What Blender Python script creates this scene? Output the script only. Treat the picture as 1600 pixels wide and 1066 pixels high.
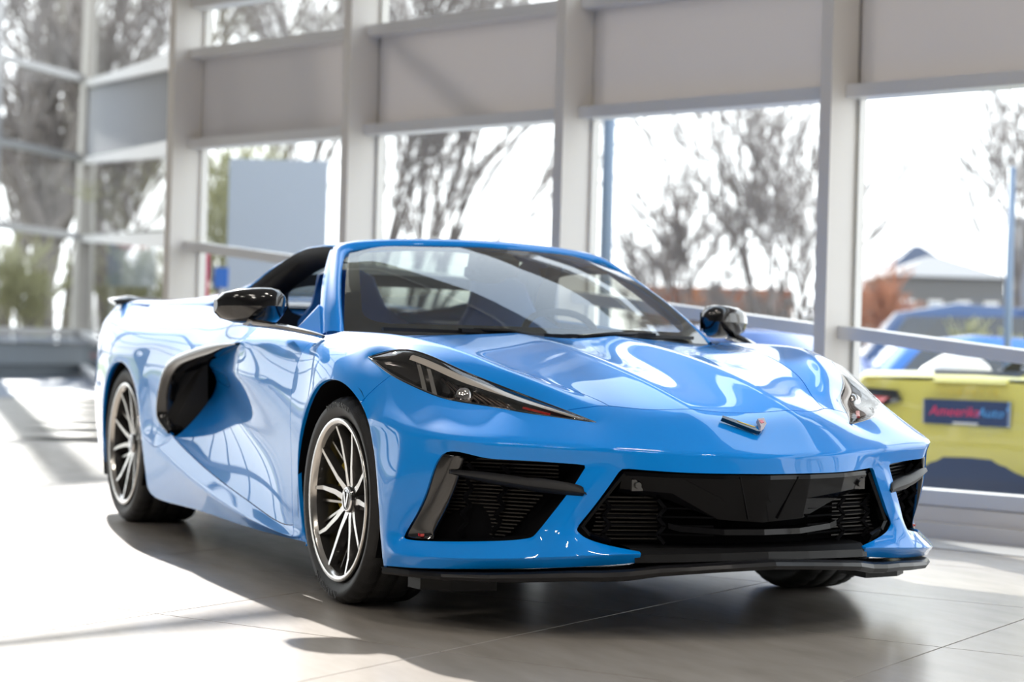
import bpy, bmesh, math, random
from mathutils import Vector, Matrix
PI = math.pi
sc = bpy.context.scene
for o in list(bpy.data.objects):
    bpy.data.objects.remove(o)
C = sc.collection
# ---------------------------------------------------------------- camera
cam = bpy.data.cameras.new('camera')
cam.sensor_width = 36.0
cam.lens = 67.24
cam.clip_start = 0.1
cam.clip_end = 600
cam.dof.use_dof = True
cam.dof.focus_distance = 5.75
cam.dof.aperture_fstop = 2.2
camo = bpy.data.objects.new('camera', cam)
C.objects.link(camo)
camo.matrix_world = Matrix(((0.431728, -0.010306, 0.901945, 5.681311),
                            (0.90159, -0.025345, -0.431847, -3.064921),
                            (0.02731, 0.999626, -0.00165, 0.832831),
                            (0, 0, 0, 1)))
sc.camera = camo
# ---------------------------------------------------------------- sky, sun, exposure
w = bpy.data.worlds.new('sky')
sc.world = w
w.use_nodes = True
wt = w.node_tree
wt.nodes.clear()
bg = wt.nodes.new('ShaderNodeBackground')
wo = wt.nodes.new('ShaderNodeOutputWorld')
tc = wt.nodes.new('ShaderNodeTexCoord')
sep = wt.nodes.new('ShaderNodeSeparateXYZ')
ramp = wt.nodes.new('ShaderNodeValToRGB')
wt.links.new(tc.outputs['Generated'], sep.inputs[0])
wt.links.new(sep.outputs['Z'], ramp.inputs[0])
wt.links.new(ramp.outputs[0], bg.inputs[0])
wt.links.new(bg.outputs[0], wo.inputs[0])
ramp.color_ramp.elements[0].position = 0.0
ramp.color_ramp.elements[0].color = (0.97, 0.975, 0.99, 1)
ramp.color_ramp.elements[1].position = 0.9
ramp.color_ramp.elements[1].color = (0.62, 0.76, 0.96, 1)
e = ramp.color_ramp.elements.new(0.35)
e.color = (0.93, 0.95, 0.98, 1)
bg.inputs[1].default_value = 3.3
sun = bpy.data.lights.new('sun', 'SUN')
sun.energy = 9.5
sun.angle = math.radians(0.6)
sun.color = (1.0, 0.955, 0.9)
suno = bpy.data.objects.new('sun', sun)
C.objects.link(suno)
suno.location = (-20, 6, 20)
suno.rotation_euler = Vector((0.988, -0.154, -0.58)).to_track_quat('-Z', 'Y').to_euler()
sc.view_settings.view_transform = 'Standard'
sc.view_settings.look = 'None'
sc.view_settings.gamma = 1.0
sc.view_settings.exposure = 0.0
sc.view_settings.use_curve_mapping = False
# ---------------------------------------------------------------- materials
def mat(name, col=(0.5, 0.5, 0.5), rough=0.5, metal=0.0, coat=0.0, spec=0.5, noise=None, bump=None, emit=None, ior=None):
    """noise = (scale, amount, colour2); bump = (scale, strength)"""
    m = bpy.data.materials.new(name)
    m.use_nodes = True
    nt = m.node_tree
    b = nt.nodes['Principled BSDF']
    b.inputs['Base Color'].default_value = (*col, 1)
    b.inputs['Roughness'].default_value = rough
    b.inputs['Metallic'].default_value = metal
    b.inputs['Coat Weight'].default_value = coat
    b.inputs['Coat Roughness'].default_value = 0.015
    b.inputs['Specular IOR Level'].default_value = spec
    if ior:
        b.inputs['IOR'].default_value = ior
    tcn = nt.nodes.new('ShaderNodeTexCoord')
    if noise:
        n = nt.nodes.new('ShaderNodeTexNoise')
        n.inputs['Scale'].default_value = noise[0]
        n.inputs['Detail'].default_value = 5
        nt.links.new(tcn.outputs['Object'], n.inputs['Vector'])
        r = nt.nodes.new('ShaderNodeValToRGB')
        r.color_ramp.elements[0].position = 0.3
        r.color_ramp.elements[1].position = 0.7
        r.color_ramp.elements[0].color = (*col, 1)
        r.color_ramp.elements[1].color = (*noise[1], 1)
        nt.links.new(n.outputs['Fac'], r.inputs[0])
        nt.links.new(r.outputs[0], b.inputs['Base Color'])
    if bump:
        n2 = nt.nodes.new('ShaderNodeTexNoise')
        n2.inputs['Scale'].default_value = bump[0]
        n2.inputs['Detail'].default_value = 4
        nt.links.new(tcn.outputs['Object'], n2.inputs['Vector'])
        bp = nt.nodes.new('ShaderNodeBump')
        bp.inputs['Strength'].default_value = bump[1]
        bp.inputs['Distance'].default_value = 0.01
        nt.links.new(n2.outputs['Fac'], bp.inputs['Height'])
        nt.links.new(bp.outputs[0], b.inputs['Normal'])
    if emit:
        b.inputs['Emission Color'].default_value = (*emit[0], 1)
        b.inputs['Emission Strength'].default_value = emit[1]
    return m

def glass_mat(name, tint=(0.95, 0.97, 0.97), refl=0.06, rough=0.0, haze=0.0, hazecol=(0.8, 0.85, 0.9), ior=1.5):
    """sheet glass: see-through with a fresnel mirror on top, and a little diffuse haze mixed in to veil the view"""
    m = bpy.data.materials.new(name)
    m.use_nodes = True
    nt = m.node_tree
    nt.nodes.clear()
    out = nt.nodes.new('ShaderNodeOutputMaterial')
    tr = nt.nodes.new('ShaderNodeBsdfTransparent')
    tr.inputs[0].default_value = (*tint, 1)
    gl = nt.nodes.new('ShaderNodeBsdfGlossy')
    gl.inputs['Roughness'].default_value = rough
    fr = nt.nodes.new('ShaderNodeFresnel')
    ge = nt.nodes.new('ShaderNodeNewGeometry')      # a single sheet: same mirror strength from both faces
    mi = nt.nodes.new('ShaderNodeMapRange')
    mi.inputs['To Min'].default_value = ior
    mi.inputs['To Max'].default_value = 1.0 / ior
    nt.links.new(ge.outputs['Backfacing'], mi.inputs[0])
    nt.links.new(mi.outputs[0], fr.inputs[0])
    mx = nt.nodes.new('ShaderNodeMixShader')
    nt.links.new(fr.outputs[0], mx.inputs[0])
    nt.links.new(gl.outputs[0], mx.inputs[2])
    if haze:
        df = nt.nodes.new('ShaderNodeBsdfDiffuse')
        df.inputs[0].default_value = (*hazecol, 1)
        m2 = nt.nodes.new('ShaderNodeMixShader')
        m2.inputs[0].default_value = haze
        nt.links.new(tr.outputs[0], m2.inputs[1])
        nt.links.new(df.outputs[0], m2.inputs[2])
        nt.links.new(m2.outputs[0], mx.inputs[1])
    else:
        nt.links.new(tr.outputs[0], mx.inputs[1])
    nt.links.new(mx.outputs[0], out.inputs[0])
    return m

def paint(name, col):
    m = mat(name, col, 0.4, 0.0, 1.0, 0.08)
    b = m.node_tree.nodes['Principled BSDF']
    b.inputs['Coat IOR'].default_value = 1.47
    return m

M = {}
M['blue'] = paint('blue_paint', (0.0, 0.29, 0.93))
M['yellow'] = paint('yellow_paint', (0.70, 0.61, 0.13))
M['gloss_black'] = mat('gloss_black', (0.006, 0.006, 0.007), 0.12, 0, 1.0)
M['satin_black'] = mat('satin_black', (0.009, 0.009, 0.010), 0.42, 0, 0, 0.3, bump=(900, 0.1))
M['lip_black'] = mat('splitter_black', (0.009, 0.009, 0.011), 0.33, 0, 0, 0.4)
M['void'] = mat('dark_lining', (0.005, 0.005, 0.006), 0.9, spec=0.05)
M['felt'] = mat('black_trim', (0.009, 0.009, 0.01), 0.7, bump=(500, 0.2))
M['rubber'] = mat('tyre_rubber', (0.018, 0.018, 0.019), 0.55, bump=(300, 0.25))
M['mark'] = mat('tyre_marking', (0.05, 0.05, 0.052), 0.5)
M['rim'] = mat('machined_silver', (0.62, 0.6, 0.57), 0.18, 1.0)
M['spokeside'] = mat('dark_grey_spoke', (0.09, 0.088, 0.086), 0.25, 0.7, 0.5)
M['disc'] = mat('brake_steel', (0.25, 0.2, 0.17), 0.35, 1.0)
M['caliper'] = mat('yellow_caliper', (0.75, 0.55, 0.02), 0.3, 0, 0.5)
M['chrome'] = mat('chrome', (0.85, 0.85, 0.86), 0.06, 1.0)
M['radiator'] = mat('radiator_fins', (0.03, 0.027, 0.024), 0.35, 0.5)
M['piano'] = mat('grille_black', (0.004, 0.004, 0.005), 0.22, 0, 0.25, 0.12)
M['red'] = mat('red_reflector', (0.7, 0.02, 0.01), 0.2, 0, 1)
M['seat_blue'] = mat('blue_leather', (0.0, 0.13, 0.5), 0.5, bump=(250, 0.2))
M['seat_grey'] = mat('black_leather', (0.02, 0.02, 0.022), 0.5, bump=(250, 0.2))
M['screen_glass'] = glass_mat('windscreen_glass', (0.55, 0.57, 0.52), ior=2.05, haze=0.02)
M['side_glass'] = glass_mat('side_glass', (0.6, 0.66, 0.64), ior=1.5)
M['lens'] = glass_mat('lamp_lens', (0.88, 0.86, 0.84), ior=1.42)
M['guide'] = mat('light_guide', (.72, .69, .65), .25, 0, .8)
M['pane'] = glass_mat('facade_glass', (0.90, 0.935, 0.93), ior=1.33, haze=0.04)
M['pane_clear'] = glass_mat('facade_glass_clear', (0.88, 0.91, 0.91), ior=1.33, haze=0.008)
M['cream'] = mat('cream_frame', (0.70, 0.665, 0.62), 0.4)
M['frame'] = mat('silver_frame', (0.72, 0.715, 0.71), 0.35, 0.15)
M['gasket'] = mat('window_gasket', (0.03, 0.035, 0.035), 0.6)

# ---------------------------------------------------------------- object helpers
def put(name, bm, m, parent=None, smooth=False, label=None):
    me = bpy.data.meshes.new(name)
    bm.normal_update()
    bm.to_mesh(me)
    bm.free()
    for mm in (m if isinstance(m, (list, tuple)) else [m]):
        me.materials.append(mm)
    if smooth:
        for p in me.polygons:
            p.use_smooth = True
    o = bpy.data.objects.new(name, me)
    C.objects.link(o)
    if parent is not None:
        o.parent = parent
    if label:
        o['label'] = label
    return o

def tag(o, label, cat, group=None, kind=None):
    o['label'] = label
    o['category'] = cat
    if group:
        o['group'] = group
    if kind:
        o['kind'] = kind
    return o

def struct(o):
    o['kind'] = 'structure'
    return o

def empty(name, loc=(0, 0, 0), rz=0.0):
    o = bpy.data.objects.new(name, None)
    C.objects.link(o)
    o.location = loc
    o.rotation_euler = (0, 0, rz)
    o.empty_display_size = 0.1
    return o

def box(bm, c, s, rz=0.0, mi=0, M4=None):
    """box centred at c, full size s"""
    vs = []
    for dx in (-.5, .5):
        for dy in (-.5, .5):
            for dz in (-.5, .5):
                p = Vector((dx * s[0], dy * s[1], dz * s[2]))
                if rz:
                    p = Matrix.Rotation(rz, 3, 'Z') @ p
                p = p + Vector(c)
                if M4 is not None:
                    p = M4 @ p
                vs.append(bm.verts.new(p))
    for f in ((0, 1, 3, 2), (4, 6, 7, 5), (0, 4, 5, 1), (2, 3, 7, 6), (0, 2, 6, 4), (1, 5, 7, 3)):
        fc = bm.faces.new([vs[i] for i in f])
        fc.material_index = mi
    return vs

def beam(bm, p0, p1, wd, ht, up=(0, 0, 1), mi=0):
    """rectangular bar from p0 to p1; wd across, ht along up"""
    p0, p1 = Vector(p0), Vector(p1)
    d = (p1 - p0).normalized()
    u = Vector(up)
    s = d.cross(u).normalized()
    u = s.cross(d).normalized()
    r = []
    for p in (p0, p1):
        r.append([bm.verts.new(p + s * a * wd / 2 + u * b * ht / 2) for a, b in ((-1, -1), (1, -1), (1, 1), (-1, 1))])
    for i in range(4):
        j = (i + 1) % 4
        f = bm.faces.new((r[0][i], r[0][j], r[1][j], r[1][i])); f.material_index = mi
    f = bm.faces.new(r[0][::-1]); f.material_index = mi
    f = bm.faces.new(r[1]); f.material_index = mi

def tube(bm, pts, rad, n=8, caps=True, mi=0):
    pts = [Vector(p) for p in pts]
    if not isinstance(rad, (list, tuple)):
        rad = [rad] * len(pts)
    rings = []
    ref = Vector((0, 0, 1))
    for i, p in enumerate(pts):
        d = (pts[min(i + 1, len(pts) - 1)] - pts[max(i - 1, 0)]).normalized()
        if abs(d.dot(ref)) > 0.95:
            ref = Vector((1, 0, 0)) if abs(d.x) < 0.9 else Vector((0, 1, 0))
        a = d.cross(ref).normalized()
        b = d.cross(a).normalized()
        rings.append([bm.verts.new(p + (a * math.cos(2 * PI * k / n) + b * math.sin(2 * PI * k / n)) * rad[i]) for k in range(n)])
    for i in range(len(rings) - 1):
        for k in range(n):
            f = bm.faces.new((rings[i][k], rings[i][(k + 1) % n], rings[i + 1][(k + 1) % n], rings[i + 1][k]))
            f.smooth = True
            f.material_index = mi
    if caps:
        f = bm.faces.new(rings[0][::-1]); f.material_index = mi
        f = bm.faces.new(rings[-1]); f.material_index = mi
    return rings

def lathe(bm, prof, n=64, axis='Y', c=(0, 0, 0), mi=0, closed=False, smooth=True):
    """prof = [(r, h)], spun about axis through c"""
    rings = []
    for r, h in prof:
        ring = []
        for k in range(n):
            t = 2 * PI * k / n
            if axis == 'Y':
                p = Vector((r * math.cos(t), h, r * math.sin(t)))
            else:
                p = Vector((r * math.cos(t), r * math.sin(t), h))
            ring.append(bm.verts.new(p + Vector(c)))
        rings.append(ring)
    m = len(rings)
    for i in range(m if closed else m - 1):
        a, b = rings[i], rings[(i + 1) % m]
        for k in range(n):
            f = bm.faces.new((a[k], a[(k + 1) % n], b[(k + 1) % n], b[k]))
            f.smooth = smooth
            f.material_index = mi
    return rings

def prism(bm, poly, ext, mi=0):
    """closed 3-D polygon pushed along vector ext"""
    e = Vector(ext)
    a = [bm.verts.new(Vector(p)) for p in poly]
    b = [bm.verts.new(Vector(p) + e) for p in poly]
    n = len(poly)
    fs = [bm.faces.new(a[::-1]), bm.faces.new(b)]
    for i in range(n):
        j = (i + 1) % n
        fs.append(bm.faces.new((a[i], a[j], b[j], b[i])))
    for f in fs:
        f.material_index = mi
    return fs

def grid(bm, rows, mi=0, smooth=True, flip=False):
    vr = [[bm.verts.new(Vector(p)) for p in r] for r in rows]
    for i in range(len(vr) - 1):
        for j in range(len(vr[i]) - 1):
            q = [vr[i][j], vr[i][j + 1], vr[i + 1][j + 1], vr[i + 1][j]]
            f = bm.faces.new(q[::-1] if flip else q)
            f.smooth = smooth
            f.material_index = mi
    return vr

def cr(p0, p1, p2, p3, t):
    return 0.5 * ((2 * p1) + (p2 - p0) * t + (2 * p0 - 5 * p1 + 4 * p2 - p3) * t * t + (3 * p1 - p0 - 3 * p2 + p3) * t ** 3)

def spline(pts, k=6):
    pts = [Vector(p) for p in pts]
    out = []
    n = len(pts)
    for i in range(n - 1):
        a = pts[i - 1] if i else pts[0] * 2 - pts[1]
        d = pts[i + 2] if i + 2 < n else pts[-1] * 2 - pts[-2]
        for j in range(k):
            out.append(cr(a, pts[i], pts[i + 1], d, j / k))
    out.append(pts[-1])
    return out

def flatmesh(src, name):
    """text or curve object turned into a mesh datablock, then removed"""
    dg = bpy.context.evaluated_depsgraph_get()
    me = bpy.data.meshes.new_from_object(src.evaluated_get(dg))
    bpy.data.objects.remove(src)
    me.name = name
    return me

def text_mesh(s, size, ext, shear=0.0, name='lettering'):
    cu = bpy.data.curves.new('t', 'FONT')
    cu.body = s
    cu.size = size
    cu.extrude = ext
    cu.shear = shear
    cu.align_x = 'CENTER'
    cu.align_y = 'CENTER'
    cu.resolution_u = 2
    o = bpy.data.objects.new('t', cu)
    C.objects.link(o)
    bpy.context.view_layer.update()
    return flatmesh(o, name)
# ---------------------------------------------------------------- the showroom
W0 = Vector((-1.234, 2.518, 0))
WU = Vector((-.9258, -.378, 0)).normalized()      # along the window wall, away from the camera
WN = Vector((-.378, .9258, 0)).normalized()       # outwards through the glass
UP = Vector((0, 0, 1))
def wp(s, n, z=0.0):
    return W0 + WU * s + WN * n + UP * z

def tile_mat():
    m = mat('stone_tile', (0.25, 0.24, 0.235), 0.22, spec=0.6)
    nt = m.node_tree
    b = nt.nodes['Principled BSDF']
    g = nt.nodes.new('ShaderNodeNewGeometry')
    n1 = nt.nodes.new('ShaderNodeTexNoise'); n1.inputs['Scale'].default_value = 2.5; n1.inputs['Detail'].default_value = 8
    mp = nt.nodes.new('ShaderNodeMapping'); mp.inputs['Scale'].default_value = (1, 3.5, 1); mp.inputs['Rotation'].default_value = (0, 0, math.radians(32))
    nt.links.new(g.outputs['Position'], mp.inputs[0]); nt.links.new(mp.outputs[0], n1.inputs['Vector'])
    r = nt.nodes.new('ShaderNodeValToRGB')
    r.color_ramp.elements[0].position = .3; r.color_ramp.elements[0].color = (.37, .335, .295, 1)
    r.color_ramp.elements[1].position = .7; r.color_ramp.elements[1].color = (.46, .42, .375, 1)
    nt.links.new(n1.outputs['Fac'], r.inputs[0]); nt.links.new(r.outputs[0], b.inputs['Base Color'])
    n2 = nt.nodes.new('ShaderNodeTexNoise'); n2.inputs['Scale'].default_value = 14; n2.inputs['Detail'].default_value = 6
    nt.links.new(mp.outputs[0], n2.inputs['Vector'])
    mr = nt.nodes.new('ShaderNodeMapRange'); mr.inputs['To Min'].default_value = .23; mr.inputs['To Max'].default_value = .28
    nt.links.new(n2.outputs['Fac'], mr.inputs[0]); nt.links.new(mr.outputs[0], b.inputs['Roughness'])
    return m
M['tile'] = tile_mat()
M['joint'] = mat('tile_joint', (.03, .028, .026), .9, spec=.1)
M['floor_shade'] = mat('painted_floor_shade', (.13, .15, .19), .45)
M['ceiling'] = mat('ceiling_grey', (.34, .335, .33), .8)
M['wall'] = mat('wall_grey', (.20, .195, .19), .8)
def blind_mat():
    m = mat('blind_fabric', (.58, .56, .55), .8, bump=(700, .1))
    nt = m.node_tree
    b = nt.nodes['Principled BSDF']; out = nt.nodes['Material Output']
    tl = nt.nodes.new('ShaderNodeBsdfTranslucent'); tl.inputs[0].default_value = (.64, .615, .60, 1)
    mx = nt.nodes.new('ShaderNodeMixShader'); mx.inputs[0].default_value = .38
    nt.links.new(b.outputs[0], mx.inputs[1]); nt.links.new(tl.outputs[0], mx.inputs[2]); nt.links.new(mx.outputs[0], out.inputs[0])
    return m
M['blind'] = blind_mat()
M['lamp'] = mat('lamp_white', (.9, .9, .88), .4, emit=((1, .94, .86), 7))

def slab(name, pts, th, m):
    bm = bmesh.new()
    prism(bm, pts, (0, 0, th))
    bmesh.ops.recalc_face_normals(bm, faces=bm.faces)
    return put(name, bm, m)
flo = struct(slab('floor', [wp(-14, .15, -.012), wp(5.9, .15, -.012), wp(27, 14.4, -.012), wp(40, -4, -.012), wp(40, -20, -.012), wp(-14, -20, -.012)], -.3, M['joint']))
# individual tiles where the photograph lets them be told apart, one sheet beyond
TE1 = Vector((math.cos(math.radians(32)), math.sin(math.radians(32)), 0)); TE2 = Vector((-TE1.y, TE1.x, 0))
TS = 1.03
bm = bmesh.new()
hs = TS / 2 - .0026
for q in ((hs, 0),):
    a = [bm.verts.new((x, y, 0)) for x, y in ((-hs + .0003, -hs + .0003), (hs - .0003, -hs + .0003), (hs - .0003, hs - .0003), (-hs + .0003, hs - .0003))]
    b = [bm.verts.new((x, y, -.0012)) for x, y in ((-hs, -hs), (hs, -hs), (hs, hs), (-hs, hs))]
    c = [bm.verts.new((x, y, -.012)) for x, y in ((-hs, -hs), (hs, -hs), (hs, hs), (-hs, hs))]
    bm.faces.new(a)
    for i in range(4):
        j = (i + 1) % 4
        bm.faces.new((a[j], a[i], b[i], b[j])); bm.faces.new((b[j], b[i], c[i], c[j]))
tile_me = bpy.data.meshes.new('floor_tile'); bm.to_mesh(tile_me); bm.free(); tile_me.materials.append(M['tile'])
far = bmesh.new()
CAMF = Vector((-.901945, .431847, 0)); CAMR = Vector((.431728, .90159, 0)); CP = Vector((5.681, -3.065, 0))
nt_ = 0
for i in range(-40, 22):
    for j in range(-22, 24):
        c = TE1 * (.29 + TS * (i + .5)) + TE2 * (-.32 + TS * (j + .5))
        d = c - W0
        s_, n_ = d.dot(WU), d.dot(WN)
        lim = .1 if s_ < 6 else -.1 + (s_ - 6) * .62
        if n_ > lim or s_ < -13 or s_ > 39 or n_ < -19:
            continue
        v = c - CP
        dep, lat = v.dot(CAMF), v.dot(CAMR)
        if 2.2 < dep < 15 and abs(lat) < dep * .27 + 1.6 and nt_ < 290:
            o = bpy.data.objects.new('tile', tile_me)
            C.objects.link(o); o.parent = flo; o.location = c; o.rotation_euler = (0, 0, math.radians(32))
            nt_ += 1
        else:
            q = [c + TE1 * hs * a + TE2 * hs * b for a, b in ((-1, -1), (1, -1), (1, 1), (-1, 1))]
            far.faces.new([far.verts.new(p) for p in q])
o = put('distant_tiles', far, M['tile'], flo); o['kind'] = 'stuff'
# pale threshold strip along the glass; far off, tree shade painted as a dark sheet
struct(slab('trim_1', [wp(-14, -.41, 0), wp(-14, .15, 0), wp(5.9, .15, 0), wp(5.9, -.41, 0)], .004, mat('threshold_stone', (.42, .41, .40), .35)))
struct(slab('trim_2', [wp(16.3, 9.2, .002), wp(27.2, 14.6, .002), wp(37, -2, .002), wp(37, -12, .002), wp(16.3, -12, .002)], .006, M['floor_shade']))  # no real trim: dark sheet standing in for tree shade

# ---- window wall beside the car: one structure object per bay
GN = .20
COLS = [.76 + 1.685 * k for k in range(-6, 4)]
def zrail(s):
    return .86 + .097 * max(min(s, 7), -3)
def bay(name, s0, s1, tr=True):
    fr = bmesh.new()
    a, b = s0 + .03, s1 - .03
    for z, h, d in ((2.095, .062, .14), (2.69, .062, .14), (3.02, .06, .14)):
        beam(fr, wp(a, GN - d / 2 + .03, z), wp(b, GN - d / 2 + .03, z), d, h)
    beam(fr, wp(a, GN - .05, zrail(s0)), wp(b, GN - .05, zrail(s1)), .14, .062)
    w_ = struct(put(name, fr, M['frame']))
    bm = bmesh.new()      # plinth in three steps
    beam(bm, wp(a - .03, GN - .13, .035), wp(b + .03, GN - .13, .035), .16, .07)
    put('plinth', bm, M['cream'], w_)
    bm = bmesh.new()
    beam(bm, wp(a - .03, GN - .09, .105), wp(b + .03, GN - .09, .105), .13, .068)
    put('plinth', bm, M['cream'], w_)
    bm = bmesh.new()
    beam(bm, wp(a - .03, GN - .07, .178), wp(b + .03, GN - .07, .178), .12, .070)
    put('sill', bm, M['frame'], w_)
    bm = bmesh.new()
    beam(bm, wp(a, GN + .01, 2.39), wp(b, GN + .01, 2.39), .02, .54)
    put('blind_panel', bm, M['blind'], w_)
    for z0a, z0b, z1a, z1b in ((.21, .21, zrail(s0) - .03, zrail(s1) - .03), (zrail(s0) + .03, zrail(s1) + .03, 2.065, 2.065), (2.72, 2.72, 2.99, 2.99)):
        bm = bmesh.new()
        bm.faces.new([bm.verts.new(p) for p in (wp(a, GN, z0a), wp(b, GN, z0b), wp(b, GN, z1b), wp(a, GN, z1a))])
        put('pane', bm, M['pane'], w_)
    for s in (a - .004, b + .004):
        bm = bmesh.new()
        beam(bm, wp(s, GN - .01, .2), wp(s, GN - .01, 3.0), .012, .03, up=WN)
        put('gasket', bm, M['gasket'], w_)
    return w_
for k in range(len(COLS) - 1):
    bay('window_%d' % (k + 1), COLS[k], COLS[k + 1])
for k, s in enumerate(COLS):
    bm = bmesh.new()
    beam(bm, wp(s, GN - .115, 0), wp(s, GN - .115, 3.05), .065, .23, up=WN)
    beam(bm, wp(s, GN + .03, 0), wp(s, GN + .03, 3.05), .10, .06, up=WN)
    c = struct(put('trim_%d' % (k + 3), bm, M['cream']))
M['facade'] = mat('facade_grey', (.40, .39, .38), .4, .1)
# ---- angled glass bay running from the last column to the far corner, and the tall end facade
P0 = wp(COLS[-1], GN); P1 = Vector((-30.6, 5.25, 0))
FD = Vector((.635, -.773, 0)).normalized()
def rail(bm, a, za, b, zb, w_=.14, h=.10):
    beam(bm, Vector((a.x, a.y, za)), Vector((b.x, b.y, zb)), w_, h)
def quad(bm, a, z0, z1, b, y0, y1):
    bm.faces.new([bm.verts.new(p) for p in ((a.x, a.y, z0), (b.x, b.y, y0), (b.x, b.y, y1), (a.x, a.y, z1))])
fr = bmesh.new()
zs = [(.10, .20, .06, .16), (.55, .83, .04, .12), (1.46, 2.62, .06, .17), (2.095, 4.09, .06, .17), (2.69, 5.56, .06, .17), (4.4, 8.6, .06, .15), (7.0, 14.0, .1, .2)]
for za, zb, ha, hb in zs:
    rail(fr, P0, za, P1, zb, .14, (ha + hb) / 2)
wk = struct(put('window_20', fr, M['facade']))
bm = bmesh.new(); dn = Vector((-.2, -.98, 0)) * .0
quad(bm, P0, 2.13, 2.66, P1, 4.17, 5.48); put('blind_panel', bm, mat('blind_darkened', (.24, .24, .25), .8), wk)  # same fabric as the other blinds, darkened to offset the stronger light here
for (za, zb), (ya, yb) in (((.13, .28), (.53, .79)), ((.58, .89), (1.43, 2.55)), ((1.49, 2.70), (2.07, 4.0)), ((2.72, 5.64), (6.95, 13.9))):
    bm = bmesh.new()
    bm.faces.new([bm.verts.new(p) for p in ((P0.x, P0.y, za), (P1.x, P1.y, zb), (P1.x, P1.y, yb), (P0.x, P0.y, ya))])
    put('pane', bm, M['pane_clear'], wk)
bm = bmesh.new()
beam(bm, P1 + Vector((-.08, 0, 0)), P1 + Vector((.42, .12, 14)), .36, .40, up=(1, 0, 0))
struct(put('trim_20', bm, mat('post_cream', (.36, .33, .29), .5)))
K = [0, 2.78, 7.0, 11.5, 16.0, 20.5, 25.0]
ZF = [.83, 2.64, 4.12, 5.62, 14.0]
for i in range(len(K) - 1):
    a, b = P1 + FD * K[i], P1 + FD * K[i + 1]
    fr = bmesh.new()
    for z in ZF:
        rail(fr, a, z + .03 * K[i] * (z > 1), b, z + .03 * K[i + 1] * (z > 1), .12, .13)
    beam(fr, b, b + UP * 14, .25, .35, up=FD)
    wf = struct(put('window_%d' % (21 + i), fr, M['facade']))
    for z0, z1 in zip([.1] + ZF[:-1], ZF):
        bm = bmesh.new()
        e0, e1 = .03 * K[i], .03 * K[i + 1]
        bm.faces.new([bm.verts.new(p) for p in (a + UP * (z0 + e0 * (z0 > 1)), b + UP * (z0 + e1 * (z0 > 1)), b + UP * (z1 + e1 * (z1 > 1)), a + UP * (z1 + e0 * (z1 > 1)))])
        put('pane', bm, M['pane_clear'], wf)
# ---- high roof over the car, clerestory above the blinds, back and side walls
CZ = 7.0
struct(slab('ceiling', [wp(-14, -20, CZ), wp(6.75, -20, CZ), wp(6.75, .9, CZ), wp(-14, .9, CZ)], .25, M['ceiling']))
bm = bmesh.new(); beam(bm, wp(-9.4, GN, 3.26), wp(5.9, GN, 3.26), .12, .46)
struct(put('wall_left', bm, M['cream']))
for i in range(9):
    s0, s1 = COLS[i], COLS[i + 1]
    fr = bmesh.new()
    beam(fr, wp(s0, GN, 3.52), wp(s1, GN, 3.52), .10, .06)
    beam(fr, wp(s0, GN, CZ - .03), wp(s1, GN, CZ - .03), .10, .06)
    wc = struct(put('window_%d' % (40 + i), fr, M['frame']))
    bm = bmesh.new()
    bm.faces.new([bm.verts.new(p) for p in (wp(s0, GN, 3.49), wp(s1, GN, 3.49), wp(s1, GN, CZ), wp(s0, GN, CZ))])
    put('pane', bm, M['pane'], wc)
struct(slab('ceiling', [wp(6.75, -20, 9), wp(42, -20, 9), wp(42, -.5, 9), wp(6.75, -.5, 9)], .25, M['ceiling']))  # hall roof, with the wall below, added to cut the sky light indoors
struct(slab('added_wall_front', [wp(6.7, -20, 0), wp(42, -20, 0), wp(42, -20.2, 0), wp(6.7, -20.2, 0)], 9, M['wall']))
bm = bmesh.new(); beam(bm, wp(6.75, -20, 8.1), wp(6.75, -.5, 8.1), .12, 2.2)
struct(put('trim_33', bm, M['ceiling']))
struct(slab('wall_back', [wp(-14, -20, 0), wp(6.7, -20, 0), wp(6.7, -20.2, 0), wp(-14, -20.2, 0)], CZ, M['wall']))
struct(slab('wall_right', [wp(-14, -20, 0), wp(-14, .9, 0), wp(-14.2, .9, 0), wp(-14.2, -20, 0)], CZ, M['wall']))
# thin unseen beams added over the hall to cast shadow stripes on the floor
for k, (s, z, wd) in enumerate(((18.4, 7.0, .34), (10.45, 7.0, .16))):
    bm = bmesh.new()
    beam(bm, wp(s, -19, z), wp(s, 9, z), wd, .05)
    struct(put('trim_%d' % (30 + k), bm, M['cream']))
# ceiling lamps above and behind the camera: long panels, each with its own light
pos = [(-3, -4.5), (-3, -8.5), (-3, -12.5), (-7.5, -4.5), (-7.5, -8.5), (-7.5, -12.5), (1.5, -9.5), (1.5, -13)]
words = ['nearest the window wall, in front of the car', 'in the middle of the row in front of the car', 'farthest from the windows in the row in front of the car', 'nearest the window wall in the far row', 'in the middle of the far row', 'farthest from the windows in the far row', 'beside the car, nearer one', 'beside the car, farther one']
for (s, n), wd in zip(pos, words):
    t = empty('ceiling_light', wp(s, n, CZ), math.atan2(WU.y, WU.x))
    tag(t, 'long white ceiling lamp ' + wd, 'ceiling lamp', 'ceiling lamps over the showroom')
    bm = bmesh.new(); box(bm, (0, 0, -.06), (1.5, .32, .08)); put('housing', bm, M['frame'], t)
    bm = bmesh.new(); box(bm, (0, 0, -.105), (1.44, .26, .01)); put('diffuser', bm, M['lamp'], t)
    al = bpy.data.lights.new('lamp', 'AREA')
    al.shape = 'RECTANGLE'; al.size = 1.4; al.size_y = .25; al.energy = 62; al.color = (1, .93, .84)
    lo_ = bpy.data.objects.new('lamp', al); C.objects.link(lo_); lo_.parent = t; lo_.location = (0, 0, -.12)
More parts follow.
